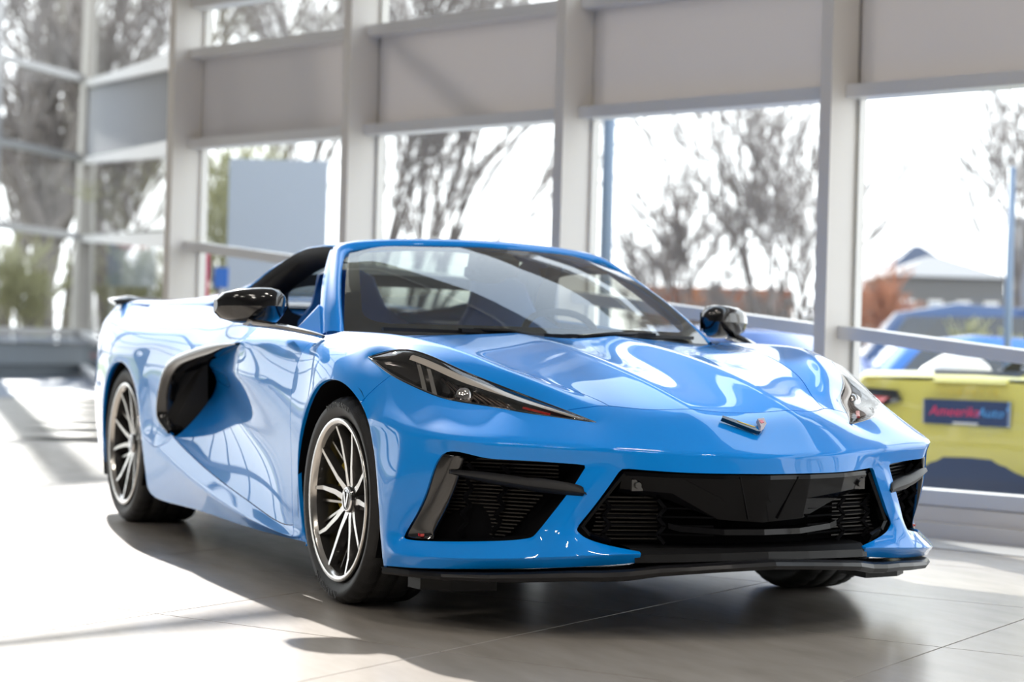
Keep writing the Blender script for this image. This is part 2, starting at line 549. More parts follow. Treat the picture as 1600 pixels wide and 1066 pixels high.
# grey bench with a ledge under the end facade
b0 = P1 + FD * 1.15 + Vector((.55, .35, 0)); 
t = empty('bench', P1 + FD * 4.2 + Vector((.6, .45, 0)), math.atan2(FD.y, FD.x))
tag(t, 'long low grey box bench under the far left windows', 'bench')
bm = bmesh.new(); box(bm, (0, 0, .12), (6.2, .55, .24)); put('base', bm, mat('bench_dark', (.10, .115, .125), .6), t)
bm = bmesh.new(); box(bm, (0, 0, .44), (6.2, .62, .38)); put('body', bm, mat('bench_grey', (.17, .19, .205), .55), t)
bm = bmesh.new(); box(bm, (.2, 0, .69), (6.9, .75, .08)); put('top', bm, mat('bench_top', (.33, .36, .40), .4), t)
# ---------------------------------------------------------------- car body: one control cage (x forward, a = distance from centreline, z up)
V = {}
F = []
def row(pref, pts):
    for i, p in enumerate(pts):
        V['%s%d' % (pref, i)] = p
row('ha', [(-.27, 0, .858), (-.28, .19, .872), (-.31, .36, .862), (-.42, .66, .850)])
row('hb', [(0, 0, .824), (0, .19, .843), (0, .36, .826), (-.06, .645, .828)])
row('hc', [(.22, 0, .790), (.22, .19, .811), (.22, .35, .790), (.17, .60, .793)])
row('hd', [(.45, 0, .748), (.45, .19, .768), (.45, .335, .747), (.42, .515, .745)])
row('he', [(.66, 0, .702), (.66, .185, .720), (.65, .31, .702), (.60, .425, .697)])
row('hf', [(.865, 0, .645), (.86, .175, .656), (.83, .29, .651), (.735, .38, .662)])
V['fa4'] = (-.47, .755, .862); V['fa5'] = (-.50, .82, .846)
V['fb4'] = (-.06, .755, .857); V['fb5'] = (-.05, .845, .835)
V['fc4'] = (.17, .70, .834);  V['fc5'] = (.20, .785, .805)
V['fd4'] = (.42, .60, .775);  V['fd5'] = (.42, .68, .738)
V['fe4'] = (.59, .505, .710); V['fe5'] = (.545, .58, .688)
V['ff4'] = (.735, .43, .652); V['ff5'] = (.70, .50, .642)
V['T'] = (.79, .446, .612); V['t0'] = (.07, .875, .780)
row('na', [(.955, 0, .590), (.945, .165, .602), (.91, .29, .603), (.845, .385, .615)])
row('nb', [(1.040, 0, .530), (1.030, .145, .534), (.992, .29, .538), (.935, .42, .543)])
V['k4'] = (.888, .53, .548); V['k5'] = (.80, .68, .553); V['k5b'] = (.735, .78, .556); V['k6'] = (.645, .866, .560)
V['k7'] = (.48, .922, .578); V['k8'] = (.34, .946, .600)
V['l1'] = (.697, .60, .632); V['l2'] = (.58, .70, .650); V['l3'] = (.49, .785, .665); V['l4'] = (.40, .825, .687); V['l5'] = (.24, .865, .730)
row('nc', [(1.045, 0, .478), (1.035, .145, .479), (1.0, .29, .481), (.930, .432, .486)])
V['s8'] = (.906, .485, .490); V['i1'] = (.884, .53, .494); V['k5p'] = (.795, .685, .502); V['k5q'] = (.725, .785, .507); V['i2'] = (.638, .861, .511)
V['p1'] = (.50, .932, .49); V['p2'] = (.475, .945, .37); V['p3'] = (.455, .95, .262)
V['o2'] = (.585, .888, .39); V['o4'] = (.494, .913, .261)
V['a0'] = (-.03, .957, .708); V['a1'] = (.10, .956, .690); V['a2'] = (.215, .953, .642); V['a2b'] = (.285, .952, .578)
V['a3'] = (.333, .952, .500); V['a4'] = (.375, .953, .375); V['a5'] = (.40, .952, .262); V['a6'] = (.42, .946, .166)
V['b1'] = (.587, .879, .257); V['b2'] = (.761, .732, .273); V['b3'] = (.813, .651, .289)
V['v1'] = (.845, .602, .365); V['no'] = (.872, .555, .44)
V['g2'] = (.905, .488, .400); V['g3'] = (.877, .544, .316); V['g4'] = (.888, .522, .291); V['g5'] = (.914, .463, .271); V['g6'] = (.953, .381, .255)
V['sw2'] = (.895, .524, .420); V['sw3'] = (.868, .578, .335)
row('y', [(.455, .957, .212), (.61, .915, .215), (.785, .775, .225), (.873, .645, .236), (.918, .545, .243), (.948, .46, .248), (.970, .385, .250)])
row('z', [(0, 0, 0), (.60, .90, .178), (.74, .765, .190), (.84, .63, .200), (.885, .54, .207), (.915, .46, .213), (.952, .383, .222)])
V['s0'] = (-.47, .900, .805); V['s1'] = (-.05, .925, .778); V['s2'] = (.10, .93, .728); V['e1'] = (-.26, .928, .775)
V['m1'] = (-.17, .956, .685); V['m2'] = (-.285, .952, .61); V['m3'] = (-.362, .947, .50); V['m4'] = (-.378, .943, .385); V['m5'] = (-.352, .94, .27); V['m6'] = (-.30, .937, .160)
# door, rows 0 (sill) to 5 (lower seam)
row('D0_', [(0, 0, 0), (-.75, .835, .862), (-1.10, .84, .885), (-1.45, .815, .915), (-1.75, .775, .94)])
row('D1_', [(0, 0, 0), (-.75, .915, .808), (-1.09, .930, .812), (-1.50, .865, .775), (-1.92, .80, .745)])
row('D2_', [(-.46, .942, .645), (-.80, .938, .665), (-1.20, .918, .688), (-1.52, .862, .700), (-1.93, .785, .700)])
row('D3_', [(-.455, .940, .50), (-.80, .908, .505), (-1.20, .868, .53), (-1.55, .82, .56), (-1.95, .765, .60)])
row('D4_', [(-.435, .938, .34), (-.80, .912, .37), (-1.20, .895, .405), (-1.62, .89, .43), (-1.90, .905, .445)])
row('D5_', [(-.385, .942, .190), (-.80, .948, .237), (-1.20, .948, .288), (-1.62, .942, .355), (-1.95, .937, .425)])
row('A', [(-.345, .955, .168), (-.80, .966, .190), (-1.21, .968, .226), (-1.70, .968, .300), (-2.10, .966, .368)])
row('B', [(0, 0, 0), (-.80, .935, .150), (-1.21, .935, .150), (-1.70, .94, .152), (-2.17, .947, .155)])
row('q', [(0, 0, 0), (-1.35, .943, .797), (-1.65, .953, .764), (-1.88, .957, .728), (-2.03, .959, .660), (-2.095, .959, .56), (-2.07, .956, .48), (-1.96, .942, .432)])
V['Qa'] = (-1.45, .885, .868); V['Qb'] = (-1.78, .893, .852); V['Qc'] = (-2.2, .905, .852); V['Qd'] = (-2.7, .915, .864); V['Qe'] = (-3.1, .905, .875); V['Qf'] = (-3.42, .868, .893); V['Qg'] = (-3.60, .80, .90)
V['c5'] = (-2.1, .745, .957); V['c6'] = (-2.55, .745, .965); V['c7'] = (-2.95, .76, .968); V['c8'] = (-3.38, .775, .978); V['c9'] = (-3.57, .76, .978)
row('w', [(-2.2, .953, .775), (-2.25, .960, .665), (-2.235, .957, .55), (-2.16, .952, .455)])
V['P1'] = (-2.45, .965, .765); V['P2'] = (-2.75, .968, .775); V['P3'] = (-3.0, .957, .775); V['P4'] = (-3.3, .918, .78); V['P5'] = (-3.56, .85, .78)
row('r', [(-2.27, .955, .235), (-2.335, .965, .41), (-2.39, .966, .535), (-2.48, .967, .635), (-2.60, .968, .692), (-2.73, .968, .710), (-2.87, .967, .690), (-2.99, .963, .62), (-3.06, .957, .50), (-3.09, .947, .36), (-3.08, .932, .24)])
V['t1'] = (-3.3, .922, .60); V['t2'] = (-3.3, .915, .42); V['t3'] = (-3.28, .90, .25)
V['E1'] = (-3.58, .86, .60); V['E2'] = (-3.57, .855, .42); V['E3'] = (-3.50, .84, .26)
row('G', [(-3.66, .55, .93), (-3.68, 0, .94), (-3.69, .58, .80), (-3.71, 0, .80), (-3.71, .58, .60), (-3.73, 0, .60), (-3.69, .58, .42), (-3.70, 0, .42), (-3.61, .58, .28), (-3.62, 0, .28)])
def f(part, *names):
    for n in names:
        F.append((part, n.split()))
for a, b in ('ab', 'bc', 'cd', 'de', 'ef'):
    for c in range(3):
        f('hood', 'h%s%d h%s%d h%s%d h%s%d' % (a, c, a, c + 1, b, c + 1, b, c))
    f('fender', 'h%s3 f%s4 f%s4 h%s3' % (a, a, b, b))
    if a in 'bcde' or a == 'a':
        f('fender', 'f%s4 f%s5 f%s5 f%s4' % (a, a, b, b))
f('fender', 'fb5 t0 fc5', 'fb5 fa5 s0 e1 s1', 'fb5 s1 s2 t0', 't0 s2 a2 l5', 's2 s1 a0 a1', 's2 a1 a2', 's1 e1 m1 a0',
  'e1 s0 D2_0 m2', 'e1 m2 m1', 'D2_0 D3_0 m3 m2', 'D3_0 D4_0 m4 m3', 'D4_0 D5_0 m5 m4', 'D5_0 A0 m6 m5')
for c in range(3):
    f('bumper', 'hf%d hf%d na%d na%d' % (c, c + 1, c + 1, c), 'na%d na%d nb%d nb%d' % (c, c + 1, c + 1, c), 'nb%d nb%d nc%d nc%d' % (c, c + 1, c + 1, c))
f('bumper', 'ff4 ff5 T', 'hf3 ff4 T na3', 'na3 T k4 nb3', 'T l1 k5 k4', 'l1 l2 k5b k5', 'l2 l3 k6 k5b', 'l3 l4 k7 k6', 'l4 l5 k8 k7', 'l5 a2 a2b k8', 'k8 a2b a3',
  'nb3 k4 i1 s8 nc3', 'k4 k5 k5p i1', 'k5 k5b k5q k5p', 'k5b k6 i2 k5q', 'k6 k7 p1 i2', 'k7 k8 a3 p1',
  'i2 p1 p2 o2', 'o2 p2 p3 o4', 'p1 a3 a4 p2', 'p2 a4 a5 p3', 'p3 a5 a6 y0', 'o4 p3 y0 y1', 'o4 y1 b1', 'b1 y1 y2 b2', 'b2 y2 y3 b3',
  'v1 b3 y3 sw3', 'sw3 y3 y4 g3', 'g3 y4 g4', 'g4 y4 y5 g5', 'g5 y5 y6 g6', 'nc3 s8 sw2 g2', 's8 i1 no sw2', 'g2 sw2 sw3 g3', 'sw2 no v1 sw3',
  'y0 a6 z1 y1', 'y1 z1 z2 y2', 'y2 z2 z3 y3', 'y3 z3 z4 y4', 'y4 z4 z5 y5', 'y5 z5 z6 y6')
V['D0_0'] = V['fa5']; V['D1_0'] = V['s0']
AL = {'D0_0': 'fa5', 'D1_0': 's0', 'z0': 'a6', 'B0': 'm6'}
f('door', 'D0_0 D1_0 D1_1 D0_1', 'D0_1 D1_1 D1_2 D0_2')
for r_ in range(1, 5):
    for c in range(4):
        if r_ == 1 and c < 2 or r_ > 1 or r_ == 1:
            f('door', 'D%d_%d D%d_%d D%d_%d D%d_%d' % (r_, c, r_ + 1, c, r_ + 1, c + 1, r_, c + 1))
f('rocker', 'D5_0 A0 A1 D5_1', 'D5_1 A1 A2 D5_2', 'D5_2 A2 A3 D5_3', 'D5_3 A3 A4 D5_4', 'A0 m6 B1 A1', 'A1 B1 B2 A2', 'A2 B2 B3 A3', 'A3 B3 B4 A4', 'A4 B4 r0 r1')
f('quarter', 'D0_2 D1_2 q1 Qa', 'D0_2 Qa D0_3', 'D0_3 Qa Qb D0_4', 'Qa q1 q2 Qb', 'D0_4 Qb Qc c5', 'Qb q2 q3 w0 Qc', 'c5 Qc Qd c6', 'Qc w0 P1 P2 Qd', 'Qd P2 P3 Qe', 'c6 Qd Qe c7',
  'Qe P3 P4 Qf', 'c7 Qe Qf c8', 'q3 q4 w1 w0', 'q4 q5 w2 w1', 'q5 q6 w3 w2', 'q6 q7 A4 w3', 'q7 D5_4 A4', 'w3 A4 r1', 'w2 w3 r1', 'w0 r3 r4 P1', 'w0 w1 r2 r3', 'w1 w2 r1 r2',
  'P1 r4 r5 P2', 'P2 r5 r6 P3', 'P3 r6 r7 P4', 'P4 r7 r8 t1')
f('rear_bumper', 't1 r8 r9 t2', 't2 r9 r10 t3', 'Qf P4 P5 Qg', 'c8 Qf Qg c9', 'P4 t1 E1 P5', 't1 t2 E2 E1', 't2 t3 E3 E2',
  'c9 Qg G0', 'Qg P5 G2 G0', 'G0 G2 G3 G1', 'P5 E1 G4 G2', 'G2 G4 G5 G3', 'E1 E2 G6 G4', 'G4 G6 G7 G5', 'E2 E3 G8 G6', 'G6 G8 G9 G7')
# return flange of both wheel arches
archF = 'a6 a5 a4 a3 a2b a2 a1 a0 m1 m2 m3 m4 m5 m6'.split()
archR = ['r%d' % i for i in range(11)]
for seq, cx, cz in ((archF, 0, .33), (archR, -2.722, .345)):
    for n in seq:
        x, a, z = V[n]
        V[n + 'f'] = (x + (cx - x) * .01, a - .014, z + (cz - z) * .01)
    for i in range(len(seq) - 1):
        p = 'bumper' if seq is archF and i < 5 else 'fender' if seq is archF else 'quarter' if i < 8 else 'rear_bumper'
        if seq is archR and i == 0:
            p = 'rocker'
        f(p, '%s %s %sf %sf' % (seq[i], seq[i + 1], seq[i + 1], seq[i]))
CREASE = []
def crease(w_, *chains):
    for ch in chains:
        n = ch.split()
        for i in range(len(n) - 1):
            CREASE.append((n[i], n[i + 1], w_))
crease(.9, ' '.join(archF), ' '.join(archR))
crease(.75, 'ha1 hb1 hc1 hd1 he1 hf1 na1 nb1')
crease(.45, 'na0 nb0 nc0')
crease(.7, 'nb0 nb1 nb2 nb3 k4')
crease(.45, 'k4 k5 k5b k6 k7')
crease(.5, 'k7 k8 a2b')
crease(.6, 'y0 y1 y2 y3 y4 y5 y6', 'p2 p1 k7')
crease(.75, 'A0 A1 A2 A3 A4 r1', 'D5_0 D5_1 D5_2 D5_3 D5_4 q7')
crease(.75, 'D2_1 D2_2 D2_3 D2_4')
crease(.35, 'D1_1 D1_2 q1 Qa')
crease(.4, 'fa4 fb4 fc4 fd4', 'Qb Qc Qd Qe Qf Qg')
crease(.7, 's8 sw2 sw3 y3')

def limit_shell():
    names = sorted({AL.get(n, n) for _, fs in F for n in fs})
    idx = {n: i for i, n in enumerate(names)}
    parts = sorted({p for p, _ in F})
    me = bpy.data.meshes.new('cage')
    tgt = [Vector((V[n][0], -V[n][1], V[n][2])) for n in names]
    faces = [[idx[AL.get(n, n)] for n in fs] for _, fs in F]
    me.from_pydata(tgt, [], faces)
    for p, (pn, _) in zip(me.polygons, F):
        p.material_index = parts.index(pn)
    for _ in parts:
        me.materials.append(None)
    cr_ = me.attributes.new('crease_edge', 'FLOAT', 'EDGE')
    ek = {tuple(sorted(e_.vertices)): e_.index for e_ in me.edges}
    for a, b, w_ in CREASE:
        k = tuple(sorted((idx[AL.get(a, a)], idx[AL.get(b, b)])))
        if k in ek:
            cr_.data[ek[k]].value = w_
    cv = me.attributes.new('crease_vert', 'FLOAT', 'POINT')
    for n, w_ in (('i1', .9), ('nc3', .8), ('T', 1), ('t0', .9), ('z6', .9), ('g6', .8), ('no', .7), ('o4', .5), ('b3', .5), ('g3', .5), ('q7', .7), ('D1_2', .9)):
        cv.data[idx[n]].value = w_
    bm = bmesh.new(); bm.from_mesh(me)
    bmesh.ops.recalc_face_normals(bm, faces=bm.faces)
    bm.to_mesh(me); bm.free()
    o = bpy.data.objects.new('cage', me)
    C.objects.link(o)
    mi = o.modifiers.new('m', 'MIRROR')
    mi.use_axis = (False, True, False)
    mi.use_clip = True
    mi.merge_threshold = 0.0005
    ss = o.modifiers.new('s', 'SUBSURF')
    ss.levels = ss.render_levels = 3
    ss.boundary_smooth = 'ALL'
    bcnt = {}
    for fc in faces:
        for i in range(len(fc)):
            k = tuple(sorted((fc[i], fc[(i + 1) % len(fc)])))
            bcnt[k] = bcnt.get(k, 0) + 1
    bset = {i for k, n in bcnt.items() if n == 1 for i in k if not (abs(tgt[k[0]].y) < 1e-6 and abs(tgt[k[1]].y) < 1e-6)}
    for it in range(5):
        bpy.context.view_layer.update()
        dg = bpy.context.evaluated_depsgraph_get()
        ev = o.evaluated_get(dg)
        m2 = ev.to_mesh()
        for i, t in enumerate(tgt):
            v = me.vertices[i]
            d = (t - m2.vertices[i].co) * (0.85 if i in bset else (0.7, 0.4, 0, 0, 0)[it])
            if abs(t.y) < 1e-6:
                d.y = 0
            v.co += d
        ev.to_mesh_clear()
        me.update()
    bpy.context.view_layer.update()
    dg = bpy.context.evaluated_depsgraph_get()
    full = bpy.data.meshes.new_from_object(o.evaluated_get(dg))
    bpy.data.objects.remove(o)
    return full, parts

def split_shell(full, parts):
    """cut the subdivided skin into panels with a narrow gap and a folded edge"""
    out = {}
    for pi, pn in enumerate(parts):
        for side in ((0,) if pn in ('hood', 'bumper', 'rear_bumper') else (-1, 1)):
            bm = bmesh.new()
            bm.from_mesh(full)
            if not out and bm.faces:
                pass
            kill = []
            for fc in bm.faces:
                y = fc.calc_center_median().y
                if fc.material_index != pi or (side and y * side < 0):
                    kill.append(fc)
            bmesh.ops.delete(bm, geom=kill, context='FACES')
            bm.normal_update()
            bed = [e_ for e_ in bm.edges if len(e_.link_faces) == 1]
            bvs = {v for e_ in bed for v in e_.verts}
            nor = {v: v.normal.copy() for v in bvs}
            mv = {}
            for v in bvs:
                c = Vector((0, 0, 0))
                for fc in v.link_faces:
                    c += fc.calc_center_median()
                c /= len(v.link_faces)
                d = c - v.co
                be = [e_ for e_ in v.link_edges if len(e_.link_faces) == 1]
                t = Vector((0, 0, 0))
                if len(be) == 2:
                    t = (be[0].other_vert(v).co - be[1].other_vert(v).co)
                    if t.length > 1e-6:
                        t.normalize()
                        d = d - t * d.dot(t)
                if d.length > 1e-6:
                    mv[v] = d.normalized() * 0.0016
            for v, d in mv.items():
                v.co += d
            r_ = bmesh.ops.extrude_edge_only(bm, edges=bed)
            nv = [g for g in r_['geom'] if isinstance(g, bmesh.types.BMVert)]
            # pair each new vertex with its source
            for v in nv:
                src = None
                for e_ in v.link_edges:
                    ov = e_.other_vert(v)
                    if ov in nor:
                        src = ov
                if src is not None:
                    v.co = src.co - nor[src] * 0.012
            for fc in bm.faces:
                fc.material_index = 0
                fc.smooth = True
            for e_ in bm.edges:
                if len(e_.link_faces) == 2 and e_.calc_face_angle(0) > math.radians(38):
                    e_.smooth = False
            out[(pn, side)] = bm
    return out

def shell_meshes():
    full, parts = limit_shell()
    bm = bmesh.new(); bm.from_mesh(full)
    fc = max(bm.faces, key=lambda q: -abs(q.calc_center_median().x) - abs(q.calc_center_median().y) + 0 * q.index if q.material_index == parts.index('hood') else -99)
    bm.normal_update()
    if fc.normal.z < 0:
        bmesh.ops.reverse_faces(bm, faces=bm.faces)
        bm.to_mesh(full)
    bm.free()
    res = {}
    for k, b in split_shell(full, parts).items():
        me = bpy.data.meshes.new(k[0])
        b.to_mesh(me)
        b.free()
        res[k] = me
    bpy.data.meshes.remove(full)
    return res
PANEL_NAME = {'hood': 'bonnet', 'bumper': 'front_bumper', 'fender': 'front_fender', 'door': 'door', 'rocker': 'rocker_panel', 'quarter': 'rear_quarter_panel', 'rear_bumper': 'rear_bumper'}
SHELL = shell_meshes()
def part_mesh(name, me, m, parent, label=None):
    o = bpy.data.objects.new(name, me)
    C.objects.link(o)
    if m is not None:
        if not me.materials:
            me.materials.append(m)
        elif me.materials[0] != m:
            o.data = me = me.copy()
            me.materials[0] = m
    o.parent = parent
    if label:
        o['label'] = label
    return o
# ---------------------------------------------------------------- car details
def sgn(pts, s):
    return [(x, s * a, z) for x, a, z in pts]

def build_wheel(parent, loc, R_, W_, rim, side, plain=False, spin=0.0, cal=160):
    """side -1 = car's right; local -Y is outward, turned round for the left"""
    hw = W_ / 2
    bm = bmesh.new()
    s = hw
    n = 144
    prof = [(rim - .010, s - .024), (rim + .004, s - .014), (rim + .012, s - .009), (rim + .03, s - .001), (rim + .045, s), (R_ - .018, s - .008), (R_ - .007, s - .016), (R_ - .002, s - .026)]
    tread = []
    g = .006
    xs = [-(s - .04), -(s * .45), 0, s * .45, s - .04]
    cur = s - .04
    tread.append((R_, cur))
    for gx in (s * .5, 0.0, -s * .5):
        tread += [(R_, gx + .006), (R_ - g, gx + .004), (R_ - g, gx - .004), (R_, gx - .006)]
    tread.append((R_, -(s - .04)))
    prof = prof + tread + [(r, -h) for r, h in prof[::-1]]
    rings = lathe(bm, [(r, -h) for r, h in prof], n=n, axis='Y')
    np_ = len(prof)
    for i, rg in enumerate(rings):
        r, h = prof[i]
        if r > R_ - .008 and abs(h) > s * .12:
            for k, v in enumerate(rg):
                kk = (k + int(abs(h) / s * 3)) % 4
                if kk == 0:
                    v.co.x *= (r - .005) / r
                    v.co.z *= (r - .005) / r
    wheel = put('wheel', bm, M['rubber'], parent, smooth=True)
    wheel.location = loc
    wheel.rotation_euler = (0, spin, PI if side > 0 else 0)
    # rim
    bm = bmesh.new()
    lathe(bm, [(rim - .012, -(s - .022)), (rim, -(s - .012)), (rim, -(s - .004)), (rim - .003, -(s - .001)), (rim - .016, -(s - .003)), (rim - .020, -(s - .008)), (rim - .026, -(s - .020))], n=72, mi=0)
    lathe(bm, [(rim - .026, -(s - .020)), (rim - .030, -(s - .05)), (rim - .030, -.02), (rim - .028, s * .8), (rim - .01, s - .02)], n=72, mi=1)
    put('rim', bm, [M['rim'], M['spokeside']], wheel, smooth=True)
    ro = rim - .018
    def blade(pts, w0, w1, d0, d1, top):
        bm = bmesh.new()
        L = []
        for i, (r, th, sy) in enumerate(pts):
            t = i / (len(pts) - 1)
            wt = top[0] + (top[1] - top[0]) * t
            wb = w0 + (w1 - w0) * t
            dp = d0 + (d1 - d0) * t
            c = Vector((r * math.cos(th), 0, r * math.sin(th)))
            j = min(i + 1, len(pts) - 1); k = max(i - 1, 0)
            a = Vector((pts[j][0] * math.cos(pts[j][1]), 0, pts[j][0] * math.sin(pts[j][1]))) - Vector((pts[k][0] * math.cos(pts[k][1]), 0, pts[k][0] * math.sin(pts[k][1])))
            nn = Vector((-a.z, 0, a.x)).normalized()
            L.append([bm.verts.new(c + nn * (-wb / 2) + Vector((0, -sy + dp, 0))), bm.verts.new(c + nn * (-wt / 2) + Vector((0, -sy, 0))),
                      bm.verts.new(c + nn * (wt / 2) + Vector((0, -sy, 0))), bm.verts.new(c + nn * (wb / 2) + Vector((0, -sy + dp, 0)))])
        for i in range(len(L) - 1):
            for q in range(4):
                f_ = bm.faces.new((L[i][q], L[i][(q + 1) % 4], L[i + 1][(q + 1) % 4], L[i + 1][q]))
                f_.material_index = 0 if q == 1 else 1
        f_ = bm.faces.new(L[0][::-1]); f_.material_index = 1
        f_ = bm.faces.new(L[-1]); f_.material_index = 1
        bmesh.ops.recalc_face_normals(bm, faces=bm.faces)
        me = bpy.data.meshes.new('spoke')
        bm.to_mesh(me); bm.free()
        me.materials.append(M['rim']); me.materials.append(M['spokeside'])
        return me
    d = math.radians
    st = [blade([(.034, sg * d(20), s - .048), (.062, sg * d(17), s - .043), (.108, sg * d(13.5), s - .037), (.19, sg * d(15.0), s - .026), (ro, sg * d(17.5), s - .014)], .046, .018, .032, .024, (.024, .010)) for sg in (-1, 1)]
    s2 = [blade([(.06, d(36) + sg * d(6), s - .075), (.12, d(36) + sg * d(5), s - .065), (ro - .006, d(36) + sg * d(9), s - .04)], .020, .014, .02, .018, (.007, .008)) for sg in (-1, 1)]
    for k in range(5):
        for me in st + s2:
            o = bpy.data.objects.new('spoke', me)
            C.objects.link(o); o.parent = wheel
            o.rotation_euler = (0, -k * 2 * PI / 5 - PI / 2, 0)
        if not plain:
            bm = bmesh.new()
            t = k * 2 * PI / 5 + PI / 2 + d(36)
            lathe(bm, [(0.0001, -(s - .052)), (.008, -(s - .052)), (.010, -(s - .058)), (.010, -(s - .085))], n=8, c=(.054 * math.cos(t), 0, .054 * math.sin(t)), smooth=False)
            put('lug_nut', bm, M['spokeside'], wheel)
    bm = bmesh.new()
    lathe(bm, [(.0001, -(s - .036)), (.035, -(s - .036)), (.040, -(s - .039)), (.043, -(s - .048)), (.064, -(s - .060)), (.075, -(s - .08)), (.078, -(s - .12))], n=32, mi=1)
    lathe(bm, [(.034, -(s - .0352)), (.038, -(s - .0345)), (.041, -(s - .039))], n=32, mi=0)
    for sg in (-1, 1):
        beam(bm, (sg * .002, -(s - .034), -.024), (sg * .017, -(s - .034), .022), .010, .003, up=(0, 1, 0), mi=0)
    put('hub_cap', bm, [M['chrome'], M['gloss_black']], wheel, smooth=False, label='black centre cap with a small silver emblem')
    bm = bmesh.new()
    lathe(bm, [(.075, -.012), (.172, -.012), (.172, .016), (.075, .016)], n=48, closed=True, smooth=False)
    for k in range(30):
        t = k * 2 * PI / 30
        rr = .10 + .05 * (k % 3) / 2
    put('brake_disc', bm, M['disc'], wheel)
    bm = bmesh.new()
    r0, r1 = .112, .198
    rr = []
    for i in range(9):
        t = d(cal - 27 + 54 * i / 8)
        ins = .006 if i in (0, 8) else 0
        rr.append([(r * math.cos(t), y, r * math.sin(t)) for r, y in ((r0 + ins, -.030), (r0 + .01 + ins, -.046 + ins), (r1 - .012 - ins, -.046 + ins), (r1 - ins, -.030), (r1, .03), (r0, .03), (r0 + ins, -.030))])
    vr = grid(bm, rr, smooth=True)
    bm.faces.new([v for v in vr[0][:-1]]); bm.faces.new([v for v in vr[-1][:-1]][::-1])
    bmesh.ops.recalc_face_normals(bm, faces=bm.faces)
    put('brake_caliper', bm, M['caliper'], wheel, label='yellow brake caliper')
    if not plain:
        bm = bmesh.new()
        for word, cen, sz in (('MICHELIN', -100, .026), ('PILOT SPORT', 95, .020)):
            for i, ch in enumerate(word):
                if ch == ' ':
                    continue
                tm = text_mesh(ch, sz * 1.25, .0006)
                step = sz / (rim + .038) * .95
                up = -1 if cen < 0 else 1
                th = d(cen) + (-(i - (len(word) - 1) / 2) * step) * up
                if cen < 0:
                    th = d(cen) + (i - (len(word) - 1) / 2) * step
                rc = rim + .040
                cpos = Vector((rc * math.cos(th), -s - .0004, rc * math.sin(th)))
                rad = Vector((math.cos(th), 0, math.sin(th)))
                upv = rad if cen > 0 else -rad
                nrm = Vector((0, -1, 0))
                xv = upv.cross(nrm)
                mm = Matrix((xv, upv, nrm)).transposed().to_4x4()
                mm.translation = cpos
                tm.transform(mm)
                bm.from_mesh(tm)
                bpy.data.meshes.remove(tm)
        put('lettering', bm, M['mark'], wheel, label='raised tyre lettering')
    return wheel

INTAKE = [(.884, .53, .494), (.795, .685, .502), (.725, .785, .507), (.638, .861, .511), (.60, .882, .44), (.55, .898, .35), (.494, .913, .261), (.587, .879, .257), (.70, .79, .265), (.761, .732, .273), (.813, .651, .289), (.845, .602, .365), (.872, .555, .44)]
def xplan(a):
    a = abs(a)
    A_ = [0, .145, .29, .43, .53, .685, .785, .861, .95]
    X_ = [1.045, 1.035, 1.0, .93, .884, .795, .725, .638, .40]
    for i in range(len(A_) - 1):
        if a <= A_[i + 1]:
            return X_[i] + (X_[i + 1] - X_[i]) * (a - A_[i]) / (A_[i + 1] - A_[i])
    return X_[-1]

